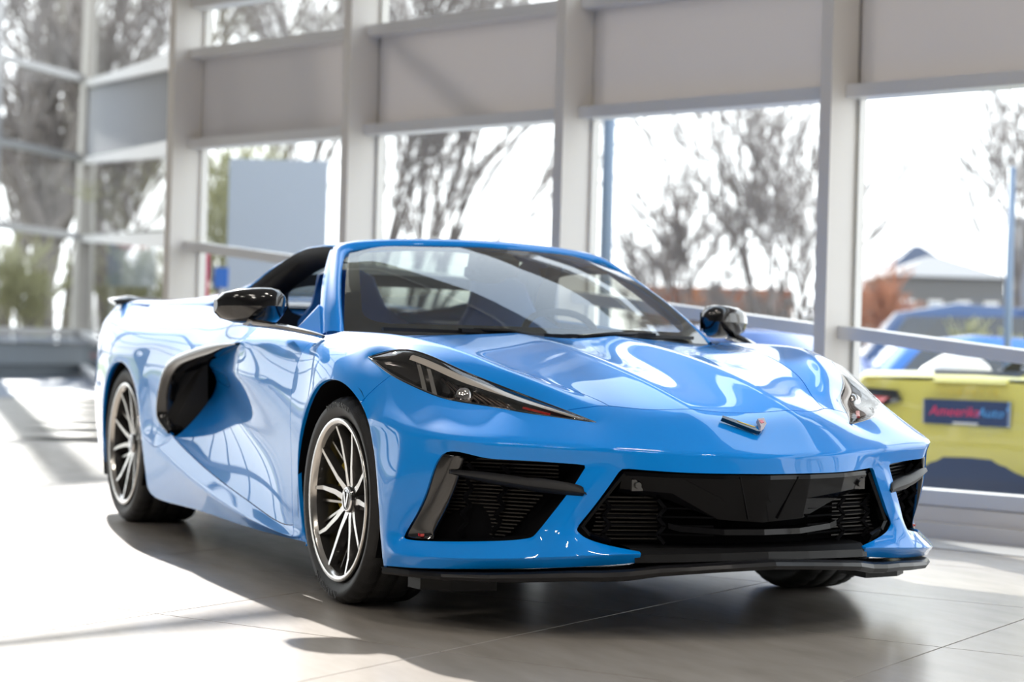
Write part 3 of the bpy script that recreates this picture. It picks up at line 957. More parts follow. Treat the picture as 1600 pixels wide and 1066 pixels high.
def build_car(root, pm, front=True):
    P = lambda name, bm, m, smooth=False, label=None, parent=root: put(name, bm, m, parent, smooth, label)
    for (k, side), me in SHELL.items():
        part_mesh(PANEL_NAME[k], me, pm, root)
    # ---- windscreen and its frame
    base_i = [(-.30, 0, .853), (-.325, .25, .855), (-.395, .50, .855), (-.53, .735, .853)]
    top_i = [(-.985, 0, 1.203), (-1.0, .22, 1.198), (-1.02, .40, 1.188), (-1.04, .53, 1.165)]
    def glass_rows(inset=0.0, dz=0.0):
        half = []
        for i in range(9):
            t = i / 8
            r_ = []
            for p, q in zip(base_i, top_i):
                b_ = .028 * 4 * t * (1 - t)
                r_.append((p[0] + (q[0] - p[0]) * t + b_ * .5, (p[1] + (q[1] - p[1]) * t) + (.012 * 4 * t * (1 - t) if p[1] > .6 else 0), p[2] + (q[2] - p[2]) * t + b_ + dz))
            sp = spline([(r_[0][0], -r_[1][1], r_[1][2])] + r_, 5)[5:]
            full = [(v.x, -v.y, v.z) for v in sp[::-1]] + [tuple(v) for v in sp[1:]]
            half.append(full)
        return half
    rows = glass_rows()
    bm = bmesh.new()
    grid(bm, rows)
    P('windscreen', bm, M['screen_glass'], True)
    rows = glass_rows(dz=-.004)
    bm = bmesh.new()
    def gp(u, v):
        i = min(int(v * 8), 7); tv = v * 8 - i
        n_ = len(rows[0]) - 1
        j = min(int(u * n_), n_ - 1); tu = u * n_ - j
        a = Vector(rows[i][j]).lerp(Vector(rows[i][j + 1]), tu)
        b = Vector(rows[i + 1][j]).lerp(Vector(rows[i + 1][j + 1]), tu)
        return a.lerp(b, tv)
    outer, inner = [], []
    N = 30
    def loop(mu, mv0, mv1, rr):
        pts = []
        segs = [((mu, mv0), (1 - mu, mv0)), ((1 - mu, mv0), (1 - mu, mv1)), ((1 - mu, mv1), (mu, mv1)), ((mu, mv1), (mu, mv0))]
        for (a, b) in segs:
            for i in range(N):
                t = i / N
                u = a[0] + (b[0] - a[0]) * t; v = a[1] + (b[1] - a[1]) * t
                # rounded corners
                cu = min(max(u, mu + rr), 1 - mu - rr); cv = min(max(v, mv0 + rr * 1.6), mv1 - rr * 1.6)
                du, dv = (u - cu) / rr, (v - cv) / (rr * 1.6)
                l = math.hypot(du, dv)
                if l > 1:
                    u = cu + du / l * rr; v = cv + dv / l * rr * 1.6
                pts.append(gp(u, v))
        return pts
    lo, li = loop(0, 0, 1, .001), loop(.042, .10, .955, .07)
    vo = [bm.verts.new(p) for p in lo]; vi = [bm.verts.new(p) for p in li]
    for i in range(len(vo)):
        j = (i + 1) % len(vo)
        bm.faces.new((vo[i], vo[j], vi[j], vi[i]))
    P('glass_surround', bm, M['felt'], True, 'black printed border of the windscreen')
    # frame: A pillars and header, one swept strip
    ins = [(-.53, .735, .853), (-.655, .700, .945), (-.80, .650, 1.035), (-.945, .590, 1.118), (-1.03, .540, 1.163), (-1.035, .46, 1.183), (-1.01, .30, 1.197), (-.99, .12, 1.204), (-.985, 0, 1.205)]
    ous = [(-.60, .792, .850), (-.735, .750, .942), (-.875, .695, 1.035), (-1.005, .632, 1.122), (-1.085, .578, 1.180), (-1.10, .48, 1.204), (-1.075, .31, 1.217), (-1.055, .12, 1.224), (-1.05, 0, 1.225)]
    ins = [tuple(v) for v in spline(ins, 3)]; ous = [tuple(v) for v in spline(ous, 3)]
    def both(l):
        return [(x, -a, z) for x, a, z in l] + [(x, a, z) for x, a, z in l[::-1][1:]]
    I_, O_ = both(ins), both(ous)
    bm = bmesh.new()
    secs = []
    for p, q in zip(I_, O_):
        p, q = Vector(p), Vector(q)
        md = (p + q) / 2 + Vector((.004, 0, .011))
        inn = Vector((-.5, -.6 * (1 if p.y > .05 else -1 if p.y < -.05 else 0), -.5)).normalized()
        secs.append([p + Vector((-.012, 0, -.022)), p + Vector((0, 0, .003)), p.lerp(md, .6) + Vector((0, 0, .003)), md, q.lerp(md, .6) + Vector((0, 0, .004)), q, q + inn * .045])
    grid(bm, secs, smooth=True)
    bmesh.ops.recalc_face_normals(bm, faces=bm.faces)
    P('windscreen_frame', bm, pm, True)
    # sail triangle at the front of each side window
    for s in (-1, 1):
        bm = bmesh.new()
        prism(bm, sgn([(-.60, .795, .850), (-.80, .815, .866), (-.765, .745, .955), (-.745, .752, .950)], s), (0, -s * .02, 0))
        bmesh.ops.recalc_face_normals(bm, faces=bm.faces)
        P('sail_panel', bm, pm)
    # ---- roof, buttresses, rear glass
    if not front:
        roadster_deck(P, pm)
    else:
        coupe_roof(P, pm)
    common_body(root, pm, P, front)

def coupe_roof(P, pm):
    rr = [(-1.07, .575, 1.182, 1.226), (-1.20, .585, 1.190, 1.230), (-1.35, .583, 1.187, 1.229), (-1.48, .575, 1.176, 1.222), (-1.58, .585, 1.150, 1.208)]
    bm = bmesh.new()
    rws = []
    for x, ae, ze, zc in rr:
        r_ = []
        for i in range(17):
            u = -1 + 2 * i / 16
            r_.append((x, u * ae, ze + (zc - ze) * (1 - abs(u) ** 2.6)))
        r_ = [(x, -ae + .012, ze - .03)] + r_ + [(x, ae - .012, ze - .03)]
        rws.append(r_)
    grid(bm, rws)
    bmesh.ops.recalc_face_normals(bm, faces=bm.faces)
    P('roof_panel', bm, pm, True)
    bt = [(-1.58, .585, 1.150, .46, 1.185), (-1.72, .625, 1.100, .48, 1.15), (-1.86, .668, 1.030, .50, 1.11), (-1.99, .708, .985, .52, 1.07), (-2.2, .742, .960, .54, 1.03), (-2.6, .748, .967, .56, 1.0), (-3.0, .762, .970, .60, .985), (-3.40, .775, .980, .62, .985)]
    for s in (-1, 1):
        bm = bmesh.new()
        rws = []
        for x, ae, ze, ai, zi in bt:
            r_ = []
            for i in range(7):
                u = i / 6
                r_.append((x, s * (ai + (ae - ai) * u), zi + (ze - zi) * u ** 1.6 + .012 * 4 * u * (1 - u)))
            r_.append((x - .01, s * (ae - .006), ze - .05))
            rws.append(r_)
        grid(bm, rws)
        bmesh.ops.recalc_face_normals(bm, faces=bm.faces)
        P('buttress', bm, pm, True)
    bm = bmesh.new()
    rws = []
    for x, ae, ze, ai, zi in bt[:-1]:
        rws.append([(x, ai * u, zi + .025 * (1 - u * u)) for u in [-1, -.75, -.5, -.25, 0, .25, .5, .75, 1]])
    grid(bm, rws)
    P('rear_glass', bm, M['side_glass'], True)

def roadster_deck(P, pm):
    bm = bmesh.new()
    grid(bm, [[(x, u * w_, z + .02 * (1 - u * u)) for u in (-1, -.6, -.2, .2, .6, 1)] for x, z, w_ in ((-1.75, .955, .76), (-2.2, .965, .745), (-2.6, .97, .745), (-3.0, .975, .76), (-3.4, .98, .775))])
    bmesh.ops.recalc_face_normals(bm, faces=bm.faces)
    P('tonneau', bm, pm, True)
    for s in (-1, 1):
        bm = bmesh.new()
        rws = []
        for x, w_, h in ((-2.85, .12, .10), (-3.0, .15, .145), (-3.2, .155, .14), (-3.4, .13, .08), (-3.52, .08, .03), (-3.56, .01, .0)):
            rws.append([(x, s * .36 + w_ * math.cos(PI * i / 10), .965 + h * math.sin(PI * i / 10)) for i in range(11)])
        grid(bm, rws)
        bm.faces.new([bm.verts.new(p) for p in rws[0]])
        bmesh.ops.recalc_face_normals(bm, faces=bm.faces)
        P('headrest_fairing', bm, M['cream'], True, 'white rounded fairing behind the seat')

def common_body(root, pm, P, front):
    # rear deck filling between the buttress line and the quarter panels
    bm = bmesh.new()
    grid(bm, [[(x, u * .775, z + .012 * (1 - u * u)) for u in (-1, -.5, 0, .5, 1)] for x, z in ((-3.0, .968), (-3.3, .976), (-3.56, .978), (-3.66, .94))])
    bmesh.ops.recalc_face_normals(bm, faces=bm.faces)
    P('rear_deck', bm, pm, True)
    # spoiler
    if front:
        bm = bmesh.new()
        secs = []
        for i in range(21):
            a = -.83 + 1.66 * i / 20
            u = abs(a) / .83
            x0 = -3.62 + .10 * u * u
            z0 = 1.0 + .012 * (u > .62) * (u - .62) * 3 + (.0 if u > .6 else -.0)
            z0 -= .02 * max(0, u - .94) / .06
            secs.append([(x0, a, z0 - .008), (x0 - .02, a, z0 + .010), (x0 + .03, a, z0 + .008), (x0 + .14, a, z0 - .018), (x0 + .14, a, z0 - .028), (x0, a, z0 - .008)])
        grid(bm, secs)
        bm.faces.new([bm.verts.new(p) for p in secs[0][:-1]]); bm.faces.new([bm.verts.new(p) for p in secs[-1][:-1]])
        bmesh.ops.recalc_face_normals(bm, faces=bm.faces)
        P('rear_spoiler', bm, M['gloss_black'] if front else pm, False)
    else:
        bm = bmesh.new(); prism(bm, [(-3.60, -.27, .955), (-3.60, .27, .955), (-3.54, .30, 1.000), (-3.54, -.30, 1.000)], (-.03, 0, 0))
        bmesh.ops.recalc_face_normals(bm, faces=bm.faces)
        P('deck_vent', bm, M['satin_black'])
        bm = bmesh.new(); prism(bm, [(-3.72, -.24, .925), (-3.72, .24, .925), (-3.69, .23, .950), (-3.69, -.23, .950)], (.04, 0, 0))
        bmesh.ops.recalc_face_normals(bm, faces=bm.faces)
        P('tail_lip', bm, pm)

    # side window opening: black seal along roof rail and down the rear edge, near-vertical black trim behind the seat
    for s in ((-1, 1) if front else ()):
        bm = bmesh.new()
        rail = [(-1.06, .588, 1.172), (-1.2, .592, 1.178), (-1.35, .590, 1.176), (-1.48, .584, 1.165), (-1.58, .600, 1.138), (-1.70, .640, 1.082), (-1.80, .675, 1.02), (-1.86, .715, .965), (-1.84, .76, .935)]
        rail = [tuple(v) for v in spline(rail, 3)]
        sec = []
        for x, a, z in rail:
            sec.append([(x, s * a, z + .004), (x + .012, s * (a + .004), z - .018), (x + .045, s * (a - .03), z - .05), (x + .05, s * (a - .09), z - .055)])
        grid(bm, sec)
        bmesh.ops.recalc_face_normals(bm, faces=bm.faces)
        P('roof_rail_trim', bm, M['felt'], True)
        bm = bmesh.new()   # pillar trim
        pts = [(-1.42, .56, 1.16), (-1.54, .60, 1.09), (-1.66, .65, 1.0), (-1.73, .69, .90), (-1.73, .71, .60)]
        pts2 = [(-1.60, .54, 1.16), (-1.78, .66, 1.05), (-1.86, .71, .95), (-1.86, .75, .86), (-1.86, .75, .60)]
        pts, pts2 = spline(pts, 4), spline(pts2, 4)
        grid(bm, [[(p.x - .02, s * (p.y - .06), p.z), (p.x, s * p.y, p.z), (p.x * .5 + q.x * .5, s * (p.y * .5 + q.y * .5 - .005), p.z * .5 + q.z * .5), (q.x, s * q.y, q.z)] for p, q in zip(pts, pts2)])
        bmesh.ops.recalc_face_normals(bm, faces=bm.faces)
        pt = P('pillar_trim', bm, M['felt'], True)
    bm = bmesh.new()      # bulkhead with its window
    NN = 48
    def sq(t, ca, cz, ra, rz, e_):
        c_, s_ = math.cos(t), math.sin(t)
        return (ca + ra * math.copysign(abs(c_) ** e_, c_), cz + rz * math.copysign(abs(s_) ** e_, s_))
    vo, vi = [], []
    for i in range(NN):
        t = 2 * PI * i / NN
        a, z = sq(t, 0, .81, .70, .30, .45)
        a *= 1 - .22 * max(0, (z - .9) / .3)
        vo.append(bm.verts.new((-1.82 - .1 * (z - 1), a, z)))
        a, z = sq(t, 0, .985, .50, .075, .5)
        vi.append(bm.verts.new((-1.82 - .1 * (z - 1), a, z)))
    for i in range(NN):
        j = (i + 1) % NN
        bm.faces.new((vo[i], vo[j], vi[j], vi[i]))
    P('bulkhead', bm, M['felt'])
    # seats
    for s in (-1, 1):
        bm = bmesh.new()
        def slab(sections):
            grid(bm, sections)
            bm.faces.new([bm.verts.new(p) for p in sections[0][:-1]]); bm.faces.new([bm.verts.new(p) for p in sections[-1][:-1]])
        secs = []
        for z, xc, hw, dp in ((.42, -1.02, .24, .12), (.60, -1.10, .27, .12), (.78, -1.19, .27, .11), (.90, -1.25, .24, .10), (.97, -1.28, .16, .09), (1.03, -1.30, .135, .09), (1.09, -1.32, .12, .07), (1.115, -1.325, .07, .03)):
            ring = []
            for i in range(16):
                t = 2 * PI * i / 16
                c_, s_ = math.cos(t), math.sin(t)
                ring.append((xc - .26 + dp * .5 * math.copysign(abs(s_) ** .7, s_) + (.05 if abs(c_) > .85 and z < .95 else 0), s * .34 + hw * math.copysign(abs(c_) ** .6, c_), z))
            ring.append(ring[0])
            secs.append(ring)
        slab(secs)
        secs = []
        for x, z, hw, h in ((-1.32, .47, .24, .08), (-1.15, .48, .25, .09), (-.97, .50, .24, .09), (-.87, .49, .20, .06)):
            ring = []
            for i in range(12):
                t = 2 * PI * i / 12
                c_, s_ = math.cos(t), math.sin(t)
                ring.append((x, s * .34 + hw * math.copysign(abs(c_) ** .6, c_), z + h * s_ + (.05 if abs(c_) > .8 else 0)))
            ring.append(ring[0]); secs.append(ring)
        slab(secs)
        bmesh.ops.recalc_face_normals(bm, faces=bm.faces)
        P('seat', bm, M['seat_blue'], True, 'blue leather bucket seat')
    # dashboard, steering wheel, mirror, tub
    bm = bmesh.new()
    secs = []
    for i in range(13):
        a = -.68 + 1.36 * i / 12
        h = .03 * math.exp(-((a - .36) / .15) ** 2)
        secs.append([(-.40 - .12 * abs(a), a, .82), (-.55, a, .852 + h * .4), (-.68, a, .86 + h), (-.76, a, .84 + h * .6), (-.79, a, .79), (-.74, a, .68), (-.7, a, .5)])
    grid(bm, secs)
    bmesh.ops.recalc_face_normals(bm, faces=bm.faces)
    P('dashboard', bm, M['seat_grey'], True)
    bm = bmesh.new()
    cx, cy, cz = -.90, .31, .815
    ring = []
    for i in range(33):
        t = 2 * PI * i / 32
        rx, ry = .17 * math.copysign(abs(math.cos(t)) ** .8, math.cos(t)), .165 * math.copysign(abs(math.sin(t)) ** .8, math.sin(t))
        ring.append((cx - ry * .42, cy + rx, cz + ry * .9))
    tube(bm, ring, .014, 8, caps=False)
    for dx in (-.16, .16):
        beam(bm, (cx, cy, cz), (cx, cy + dx, cz), .02, .03)
    box(bm, (cx + .02, cy, cz - .01), (.06, .10, .09))
    P('steering_wheel', bm, M['seat_grey'], True)
    bm = bmesh.new()
    secs = []
    for i in range(9):
        u = -1 + i / 4
        hh = .040 * (1 - abs(u) ** 4 * .5)
        secs.append([(-1.0 + dx_ * .025, u * .085 + .02, 1.105 + dz_ * hh) for dx_, dz_ in ((-1, -.8), (-1, .8), (0, 1), (1, .6), (1, -.6), (0, -1), (-1, -.8))])
    grid(bm, secs)
    bm.faces.new([bm.verts.new(p) for p in secs[0][:-1]]); bm.faces.new([bm.verts.new(p) for p in secs[-1][:-1]])
    prism(bm, [(-.86, -.05, 1.145), (-.86, .09, 1.145), (-.99, .11, 1.185), (-.99, -.06, 1.185)], (-.02, 0, -.06))
    bmesh.ops.recalc_face_normals(bm, faces=bm.faces)
    P('interior_mirror', bm, M['satin_black'], True)
    bm = bmesh.new()
    # floor pan, firewall, tunnel, and nose and engine bay cores added to block light leaks
    box(bm, (-1.15, 0, .20), (1.5, 1.70, .04))
    box(bm, (-.50, 0, .46), (.04, 1.44, .66))
    box(bm, (-1.0, 0, .42), (1.2, .20, .36))
    box(bm, (.05, 0, .40), (1.0, 1.16, .34))
    box(bm, (-2.70, 0, .50), (1.55, 1.16, .66))
    box(bm, (-1.5, 0, .185), (3.9, 1.30, .03))
    box(bm, (-1.86, 0, .50), (.06, 1.40, .66))
    P('chassis', bm, M['void'])
    for s in (-1, 1):
        bm = bmesh.new()
        box(bm, (-1.15, s * .72, .62), (1.3, .04, .46))
        P('door_card', bm, M['seat_blue'] if s < 0 else M['seat_grey'])
    # wheel arch liners
    for s in (-1, 1):
        for cx_, R1, wd in ((0, .378, .33), (-2.722, .372, .37)):
            bm = bmesh.new()
            rows_ = []
            for i in range(25):
                t = -.45 + (PI + .90) * i / 24
                z = .345 + R1 * math.sin(t)
                rows_.append([(cx_ + R1 * math.cos(t), s * (.942 - j * wd / 2), max(z, .175)) for j in range(3)])
            vr = grid(bm, rows_)
            cv = bm.verts.new((cx_, s * (.942 - wd), .345))
            for i in range(24):
                bm.faces.new((vr[i][2], vr[i + 1][2], cv))
            P('wheel_arch_liner', bm, M['void'], True)
    # ---- wheels
    for s in (-1, 1):
        build_wheel(root, (0, s * .824, .327), .327, .245, .259, s, plain=(s > 0 or not front), spin=math.radians(4), cal=172)
        build_wheel(root, (-2.722, s * .790, .3455), .3455, .305, .271, s, plain=True, spin=math.radians(-11), cal=20)
    # ---- door mirrors
    for s in (-1, 1):
        bm = bmesh.new()
        # rings from inner to outer end (x, z sections)
        secs = []
        for a, xc, zc, hx, hz in ((.860, -.785, .945, .010, .018), (.872, -.790, .945, .034, .040), (.895, -.798, .944, .062, .060), (.925, -.806, .944, .075, .066), (.96, -.815, .943, .078, .066), (1.03, -.835, .942, .076, .060), (1.075, -.855, .941, .058, .046), (1.095, -.870, .939, .028, .022)):
            ring = []
            for i in range(20):
                t = 2 * PI * i / 20
                c_, s_ = math.cos(t), math.sin(t)
                x = xc + hx * math.copysign(abs(c_) ** .55, c_)
                z = zc + hz * math.copysign(abs(s_) ** .6, s_)
                if c_ < 0:
                    x = xc - hx * min(1, abs(c_) ** .4) * .7
                else:
                    x -= .018 * max(0, -s_) * 1.5   # tucks under
                ring.append((x, s * a, z))
            ring.append(ring[0]); secs.append(ring)
        grid(bm, secs)
        bm.faces.new([bm.verts.new(p) for p in secs[0][:-1]]); bm.faces.new([bm.verts.new(p) for p in secs[-1][:-1]])
        bmesh.ops.recalc_face_normals(bm, faces=bm.faces)
        mh = P('door_mirror', bm, M['gloss_black'], True)
        bm = bmesh.new()
        arm = [(-.385, .862, .842), (-.44, .885, .852), (-.56, .925, .868), (-.68, .97, .880), (-.79, 1.0, .888)]
        arm = [tuple(v) for v in spline(arm, 3)]
        secs = []
        for i, (x, a, z) in enumerate(arm):
            t = i / (len(arm) - 1)
            w_ = .02 + .035 * t
            h_ = .007 + .006 * t
            secs.append([(x + w_, s * a, z), (x, s * (a + .004), z + h_), (x - w_, s * a, z + .002), (x - w_, s * a, z - h_), (x, s * a, z - h_ * 1.3), (x + w_, s * a, z)])
        grid(bm, secs)
        bm.faces.new([bm.verts.new(p) for p in secs[0][:-1]]); bm.faces.new([bm.verts.new(p) for p in secs[-1][:-1]])
        bmesh.ops.recalc_face_normals(bm, faces=bm.faces)
        put('mirror_arm', bm, M['gloss_black'], mh, True)
        bm = bmesh.new()
        bm.faces.new([bm.verts.new((x - .002, s * a_, z)) for x, a_, z in ((-.852, .89, .980), (-.852, .89, .905), (-.892, 1.04, .903), (-.892, 1.04, .977))])
        put('mirror_glass', bm, M['chrome'], mh)
    # ---- side air intakes
    for s in (-1, 1):
        path = [(-1.10, .938, .806), (-1.35, .952, .792), (-1.62, .962, .762), (-1.84, .967, .728), (-1.955, .969, .685), (-2.02, .969, .62), (-2.055, .968, .55), (-2.045, .964, .485), (-1.955, .947, .435)]
        path = [tuple(v) for v in spline(path, 4)]
        bm = bmesh.new()
        secs = []
        n_ = len(path)
        for i, (x, a, z) in enumerate(path):
            t = i / (n_ - 1)
            wd = .030 * min(1, .15 + t * 5) * (1 if t < .75 else 1 - .6 * (t - .75) / .25)
            j, k = min(i + 1, n_ - 1), max(i - 1, 0)
            dx, dz = path[j][0] - path[k][0], path[j][2] - path[k][2]
            l = math.hypot(dx, dz)
            nx, nz = dz / l, -dx / l      # towards outside
            if nx * (x + 1.6) + nz * (z - .58) < 0:
                nx, nz = -nx, -nz
            secs.append([(x + nx * wd * .55, s * (a - .012), z + nz * wd * .55), (x + nx * wd * .45, s * (a + .006), z + nz * wd * .45), (x, s * (a + .010), z), (x - nx * wd * .6, s * (a + .004), z - nz * wd * .6), (x - nx * wd * 1.0, s * (a - .03), z - nz * wd), (x - nx * wd * 1.0, s * (a - .06), z - nz * wd)])
        grid(bm, secs)
        bmesh.ops.recalc_face_normals(bm, faces=bm.faces)
        P('intake_trim', bm, M['gloss_black'], True)
        bm = bmesh.new()
        loop_ = [(-1.45, .80, .79), (-1.70, .90, .765), (-1.88, .94, .735), (-2.02, .952, .665), (-2.09, .955, .56), (-2.06, .95, .48), (-1.955, .93, .43), (-1.80, .84, .43), (-1.6, .80, .55)]
        vo = [bm.verts.new((x, s * a, z)) for x, a, z in loop_]
        vi = [bm.verts.new((x * .6 - 1.98 * .4 - .05, s * (.70), .58 + (z - .58) * .8)) for x, a, z in loop_]
        for i in range(len(vo)):
            j = (i + 1) % len(vo)
            bm.faces.new((vo[i], vo[j], vi[j], vi[i]))
        bm.faces.new(vi)
        bmesh.ops.recalc_face_normals(bm, faces=bm.faces)
        P('intake_duct', bm, M['void'])
        bm = bmesh.new()
        prism(bm, sgn([(-1.935, .80, .745), (-2.02, .945, .70), (-2.085, .948, .56), (-2.05, .945, .47), (-1.99, .93, .44), (-1.935, .79, .46)], s), (-.01, 0, 0))
        bmesh.ops.recalc_face_normals(bm, faces=bm.faces)
        P('intake_grille', bm, M['felt'])
    if front:
        front_detail(root, pm, P)
    else:
        rear_detail(root, pm, P)

def front_detail(root, pm, P):
    # ---- cowl and wipers
    bm = bmesh.new()
    secs = []
    for i in range(21):
        a = -.72 + 1.44 * i / 20
        xh = -.272 - .15 * (abs(a) / .68) ** 2.2
        secs.append([(xh + .03, a, .836), (xh - .02, a, .840), (xh - .06, a, .850), (xh - .11, a, .848)])
    grid(bm, secs)
    bmesh.ops.recalc_face_normals(bm, faces=bm.faces)
    P('cowl', bm, M['satin_black'], True)
    for pts in ([(-.36, -.66, .872), (-.36, -.45, .871), (-.325, -.20, .868), (-.30, .08, .866)], [(-.335, .02, .868), (-.345, .25, .872), (-.40, .45, .874), (-.46, .62, .874)]):
        bm = bmesh.new()
        sp = spline(pts, 4)
        for i in range(len(sp) - 1):
            beam(bm, sp[i], sp[i + 1], .016, .012)
        k = len(sp) // 2
        box(bm, tuple(sp[k] + Vector((.0, 0, .006))), (.03, .10, .014))
        arm0 = Vector((-.30 if pts[0][1] < -.1 else -.30, pts[0][1] * .2 + .05, .862))
        tube(bm, [sp[k] + Vector((0, 0, .01)), (sp[k] + arm0) / 2 + Vector((.02, 0, .012)), arm0], [.007, .008, .011], 6)
        P('wiper', bm, M['satin_black'])
    # ---- head lamps
    up = [(.07, .875, .780), (.20, .785, .805), (.42, .68, .738), (.545, .58, .688), (.70, .50, .642), (.79, .446, .612)]
    lo = [(.07, .875, .780), (.24, .865, .730), (.40, .825, .687), (.49, .785, .665), (.58, .70, .650), (.697, .60, .632), (.79, .446, .612)]
    def resamp(pts, n):
        sp = spline(pts, 8)
        L = [0]
        for i in range(1, len(sp)):
            L.append(L[-1] + (sp[i] - sp[i - 1]).length)
        out = []
        for i in range(n):
            d_ = L[-1] * i / (n - 1)
            j = 0
            while j < len(L) - 2 and L[j + 1] < d_:
                j += 1
            out.append(sp[j].lerp(sp[j + 1], (d_ - L[j]) / (L[j + 1] - L[j])))
        return out
    NS = 31
    U_, L_ = resamp(up, NS), resamp(lo, NS)
    nrm = Vector((.62, .45, .64)).normalized()
    for s in (-1, 1):
        fl = lambda v: Vector((v.x, s * v.y, v.z))
        def surf(off, bulge, m0=0.0, m1=1.0, nv=9):
            return [[fl(U_[i].lerp(L_[i], m0 + (m1 - m0) * j / (nv - 1)) + nrm * (off + bulge * 4 * (j / (nv - 1)) * (1 - j / (nv - 1)) * min(1, 3 * min(i, NS - 1 - i) / NS * 2))) for j in range(nv)] for i in range(NS)]
        bm = bmesh.new()
        grid(bm, surf(-.001, .014))
        bmesh.ops.recalc_face_normals(bm, faces=bm.faces)
        lamp = P('headlight', bm, M['lens'], True)
        bm = bmesh.new()      # black rim of the lens
        for edge in (U_, L_):
            tube(bm, [fl(p + nrm * -.002) for p in edge], .0042, 6)
        put('lens_seal', bm, M['gloss_black'], lamp)
        bm = bmesh.new()      # bowl
        rows_ = []
        for i in range(NS):
            k = math.sin(PI * min(max(i / (NS - 1), 0), 1)) ** .6
            rows_.append([fl(U_[i] + nrm * -.003), fl(U_[i].lerp(L_[i], .12) + nrm * (-.03 * k)), fl(U_[i].lerp(L_[i], .5) + nrm * (-.085 * k)), fl(U_[i].lerp(L_[i], .9) + nrm * (-.04 * k)), fl(L_[i] + nrm * -.003)])
        grid(bm, rows_)
        put('lamp_housing', bm, M['gloss_black'], lamp, True)
        bm = bmesh.new()      # long light bar along the upper edge
        rows_ = []
        for i in range(6, NS - 1):
            a = U_[i].lerp(L_[i], .09) + nrm * -.008
            b = U_[i].lerp(L_[i], .27) + nrm * -.010
            rows_.append([fl(a), fl((a + b) / 2 + nrm * .006), fl(b)])
        grid(bm, rows_)
        put('light_bar', bm, M['guide'], lamp, True, 'pale daytime light bar')
        bm = bmesh.new()      # ribbed reflectors, nested arcs
        for j in range(9):
            pts = []
            for q in range(9):
                t = q / 8
                i_f = 11 + j * .9 + 3.2 * math.sin(PI * t)
                i0 = int(i_f); fr_ = i_f - i0
                u = .30 + .62 * t
                p = (U_[i0].lerp(L_[i0], u)).lerp(U_[i0 + 1].lerp(L_[i0 + 1], u), fr_)
                pts.append(fl(p + nrm * (-.035 - .012 * math.sin(PI * t))))
            tube(bm, pts, .0032, 5)
        o = put('reflector_ribs', bm, M['disc'], lamp); o['kind'] = 'stuff'
        for (i0, u, r_) in ((10, .52, .024), (15, .52, .030)):
            bm = bmesh.new()
            c = U_[i0].lerp(L_[i0], u) + nrm * -.040
            dv = Vector((.9, .25, .2)).normalized()
            tube(bm, [fl(c - dv * .03), fl(c), fl(c + dv * .012), fl(c + dv * .018)], [r_, r_, r_ * .8, r_ * .3], 20)
            put('projector', bm, M['chrome'] if i0 == 15 else M['spokeside'], lamp, True)
        bm = bmesh.new()      # pale curved divider
        for j, off in ((0, 0), (1, 1.6)):
            rows_ = []
            for q in range(9):
                t = q / 8
                i_f = 6.5 + off + 4.5 * t
                i0 = int(i_f); fr_ = i_f - i0
                u = .18 + .78 * t
                p = (U_[i0].lerp(L_[i0], u)).lerp(U_[i0 + 1].lerp(L_[i0 + 1], u), fr_) + nrm * -.016
                q2 = p + Vector((.016 * (1 - t) + .022 * t, -.006, -.002))
                rows_.append([fl(p), fl(q2)])
            grid(bm, rows_)
        put('lamp_divider', bm, M['rim'], lamp, True)
        bm = bmesh.new()
        i0 = 24
        beam(bm, fl(U_[22].lerp(L_[22], .55) + nrm * -.012), fl(U_[25].lerp(L_[25], .6) + nrm * -.010), .012, .006)
        put('side_reflector', bm, M['red'], lamp, False, 'small red reflector')
    # ---- outer intakes
    for s in (-1, 1):
        bm = bmesh.new()
        rim_ = [Vector((x, s * a, z)) for x, a, z in INTAKE]
        cen = Vector((.745, s * .745, .385))
        inner = [p + Vector((-.085, 0, 0)) + (cen - p) * -.02 for p in rim_]
        vo = [bm.verts.new(p + Vector((-.013, 0, 0)) + (p - cen) * .05) for p in rim_]; vi = [bm.verts.new(p) for p in inner]
        for i in range(len(vo)):
            j = (i + 1) % len(vo)
            bm.faces.new((vo[i], vo[j], vi[j], vi[i]))
        cv_ = bm.verts.new(cen + Vector((-.10, 0, 0)))
        for i in range(len(vi)):
            bm.faces.new((vi[i], vi[(i + 1) % len(vi)], cv_))
        bmesh.ops.recalc_face_normals(bm, faces=bm.faces)
        P('intake_recess', bm, M['void'])
        # wide gloss trim down the outer side
        bm = bmesh.new()
        rows_ = []
        oe = spline([(.672, .838, .509), (.638, .861, .505), (.60, .882, .44), (.55, .898, .35), (.500, .911, .270), (.535, .900, .258)], 4)
        ie = spline([(.700, .800, .503), (.690, .812, .490), (.672, .825, .42), (.64, .838, .35), (.600, .850, .285), (.595, .860, .262)], 4)
        for p, q in zip(oe, ie):
            r_ = []
            for j in range(6):
                t = j / 5
                v = p.lerp(q, t)
                r_.append((v.x - .012 + .010 * math.sin(PI * t), s * v.y, v.z))
            r_.append((q.x - .07, s * (q.y - .01), q.z))
            rows_.append(r_)
        grid(bm, rows_)
        bmesh.ops.recalc_face_normals(bm, faces=bm.faces)
        P('intake_side_trim', bm, M['gloss_black'], True)
        bm = bmesh.new()
        box(bm, (.545, s * .878, .270), (.02, .02, .008))
        P('marker_reflector', bm, M['red'])
        # cross vane with its pointed inner end
        bm = bmesh.new()
        va = spline([(.655, .845, .462), (.72, .775, .452), (.80, .67, .437), (.873, .552, .424), (.890, .528, .416)], 4)
        secs = []
        n_ = len(va)
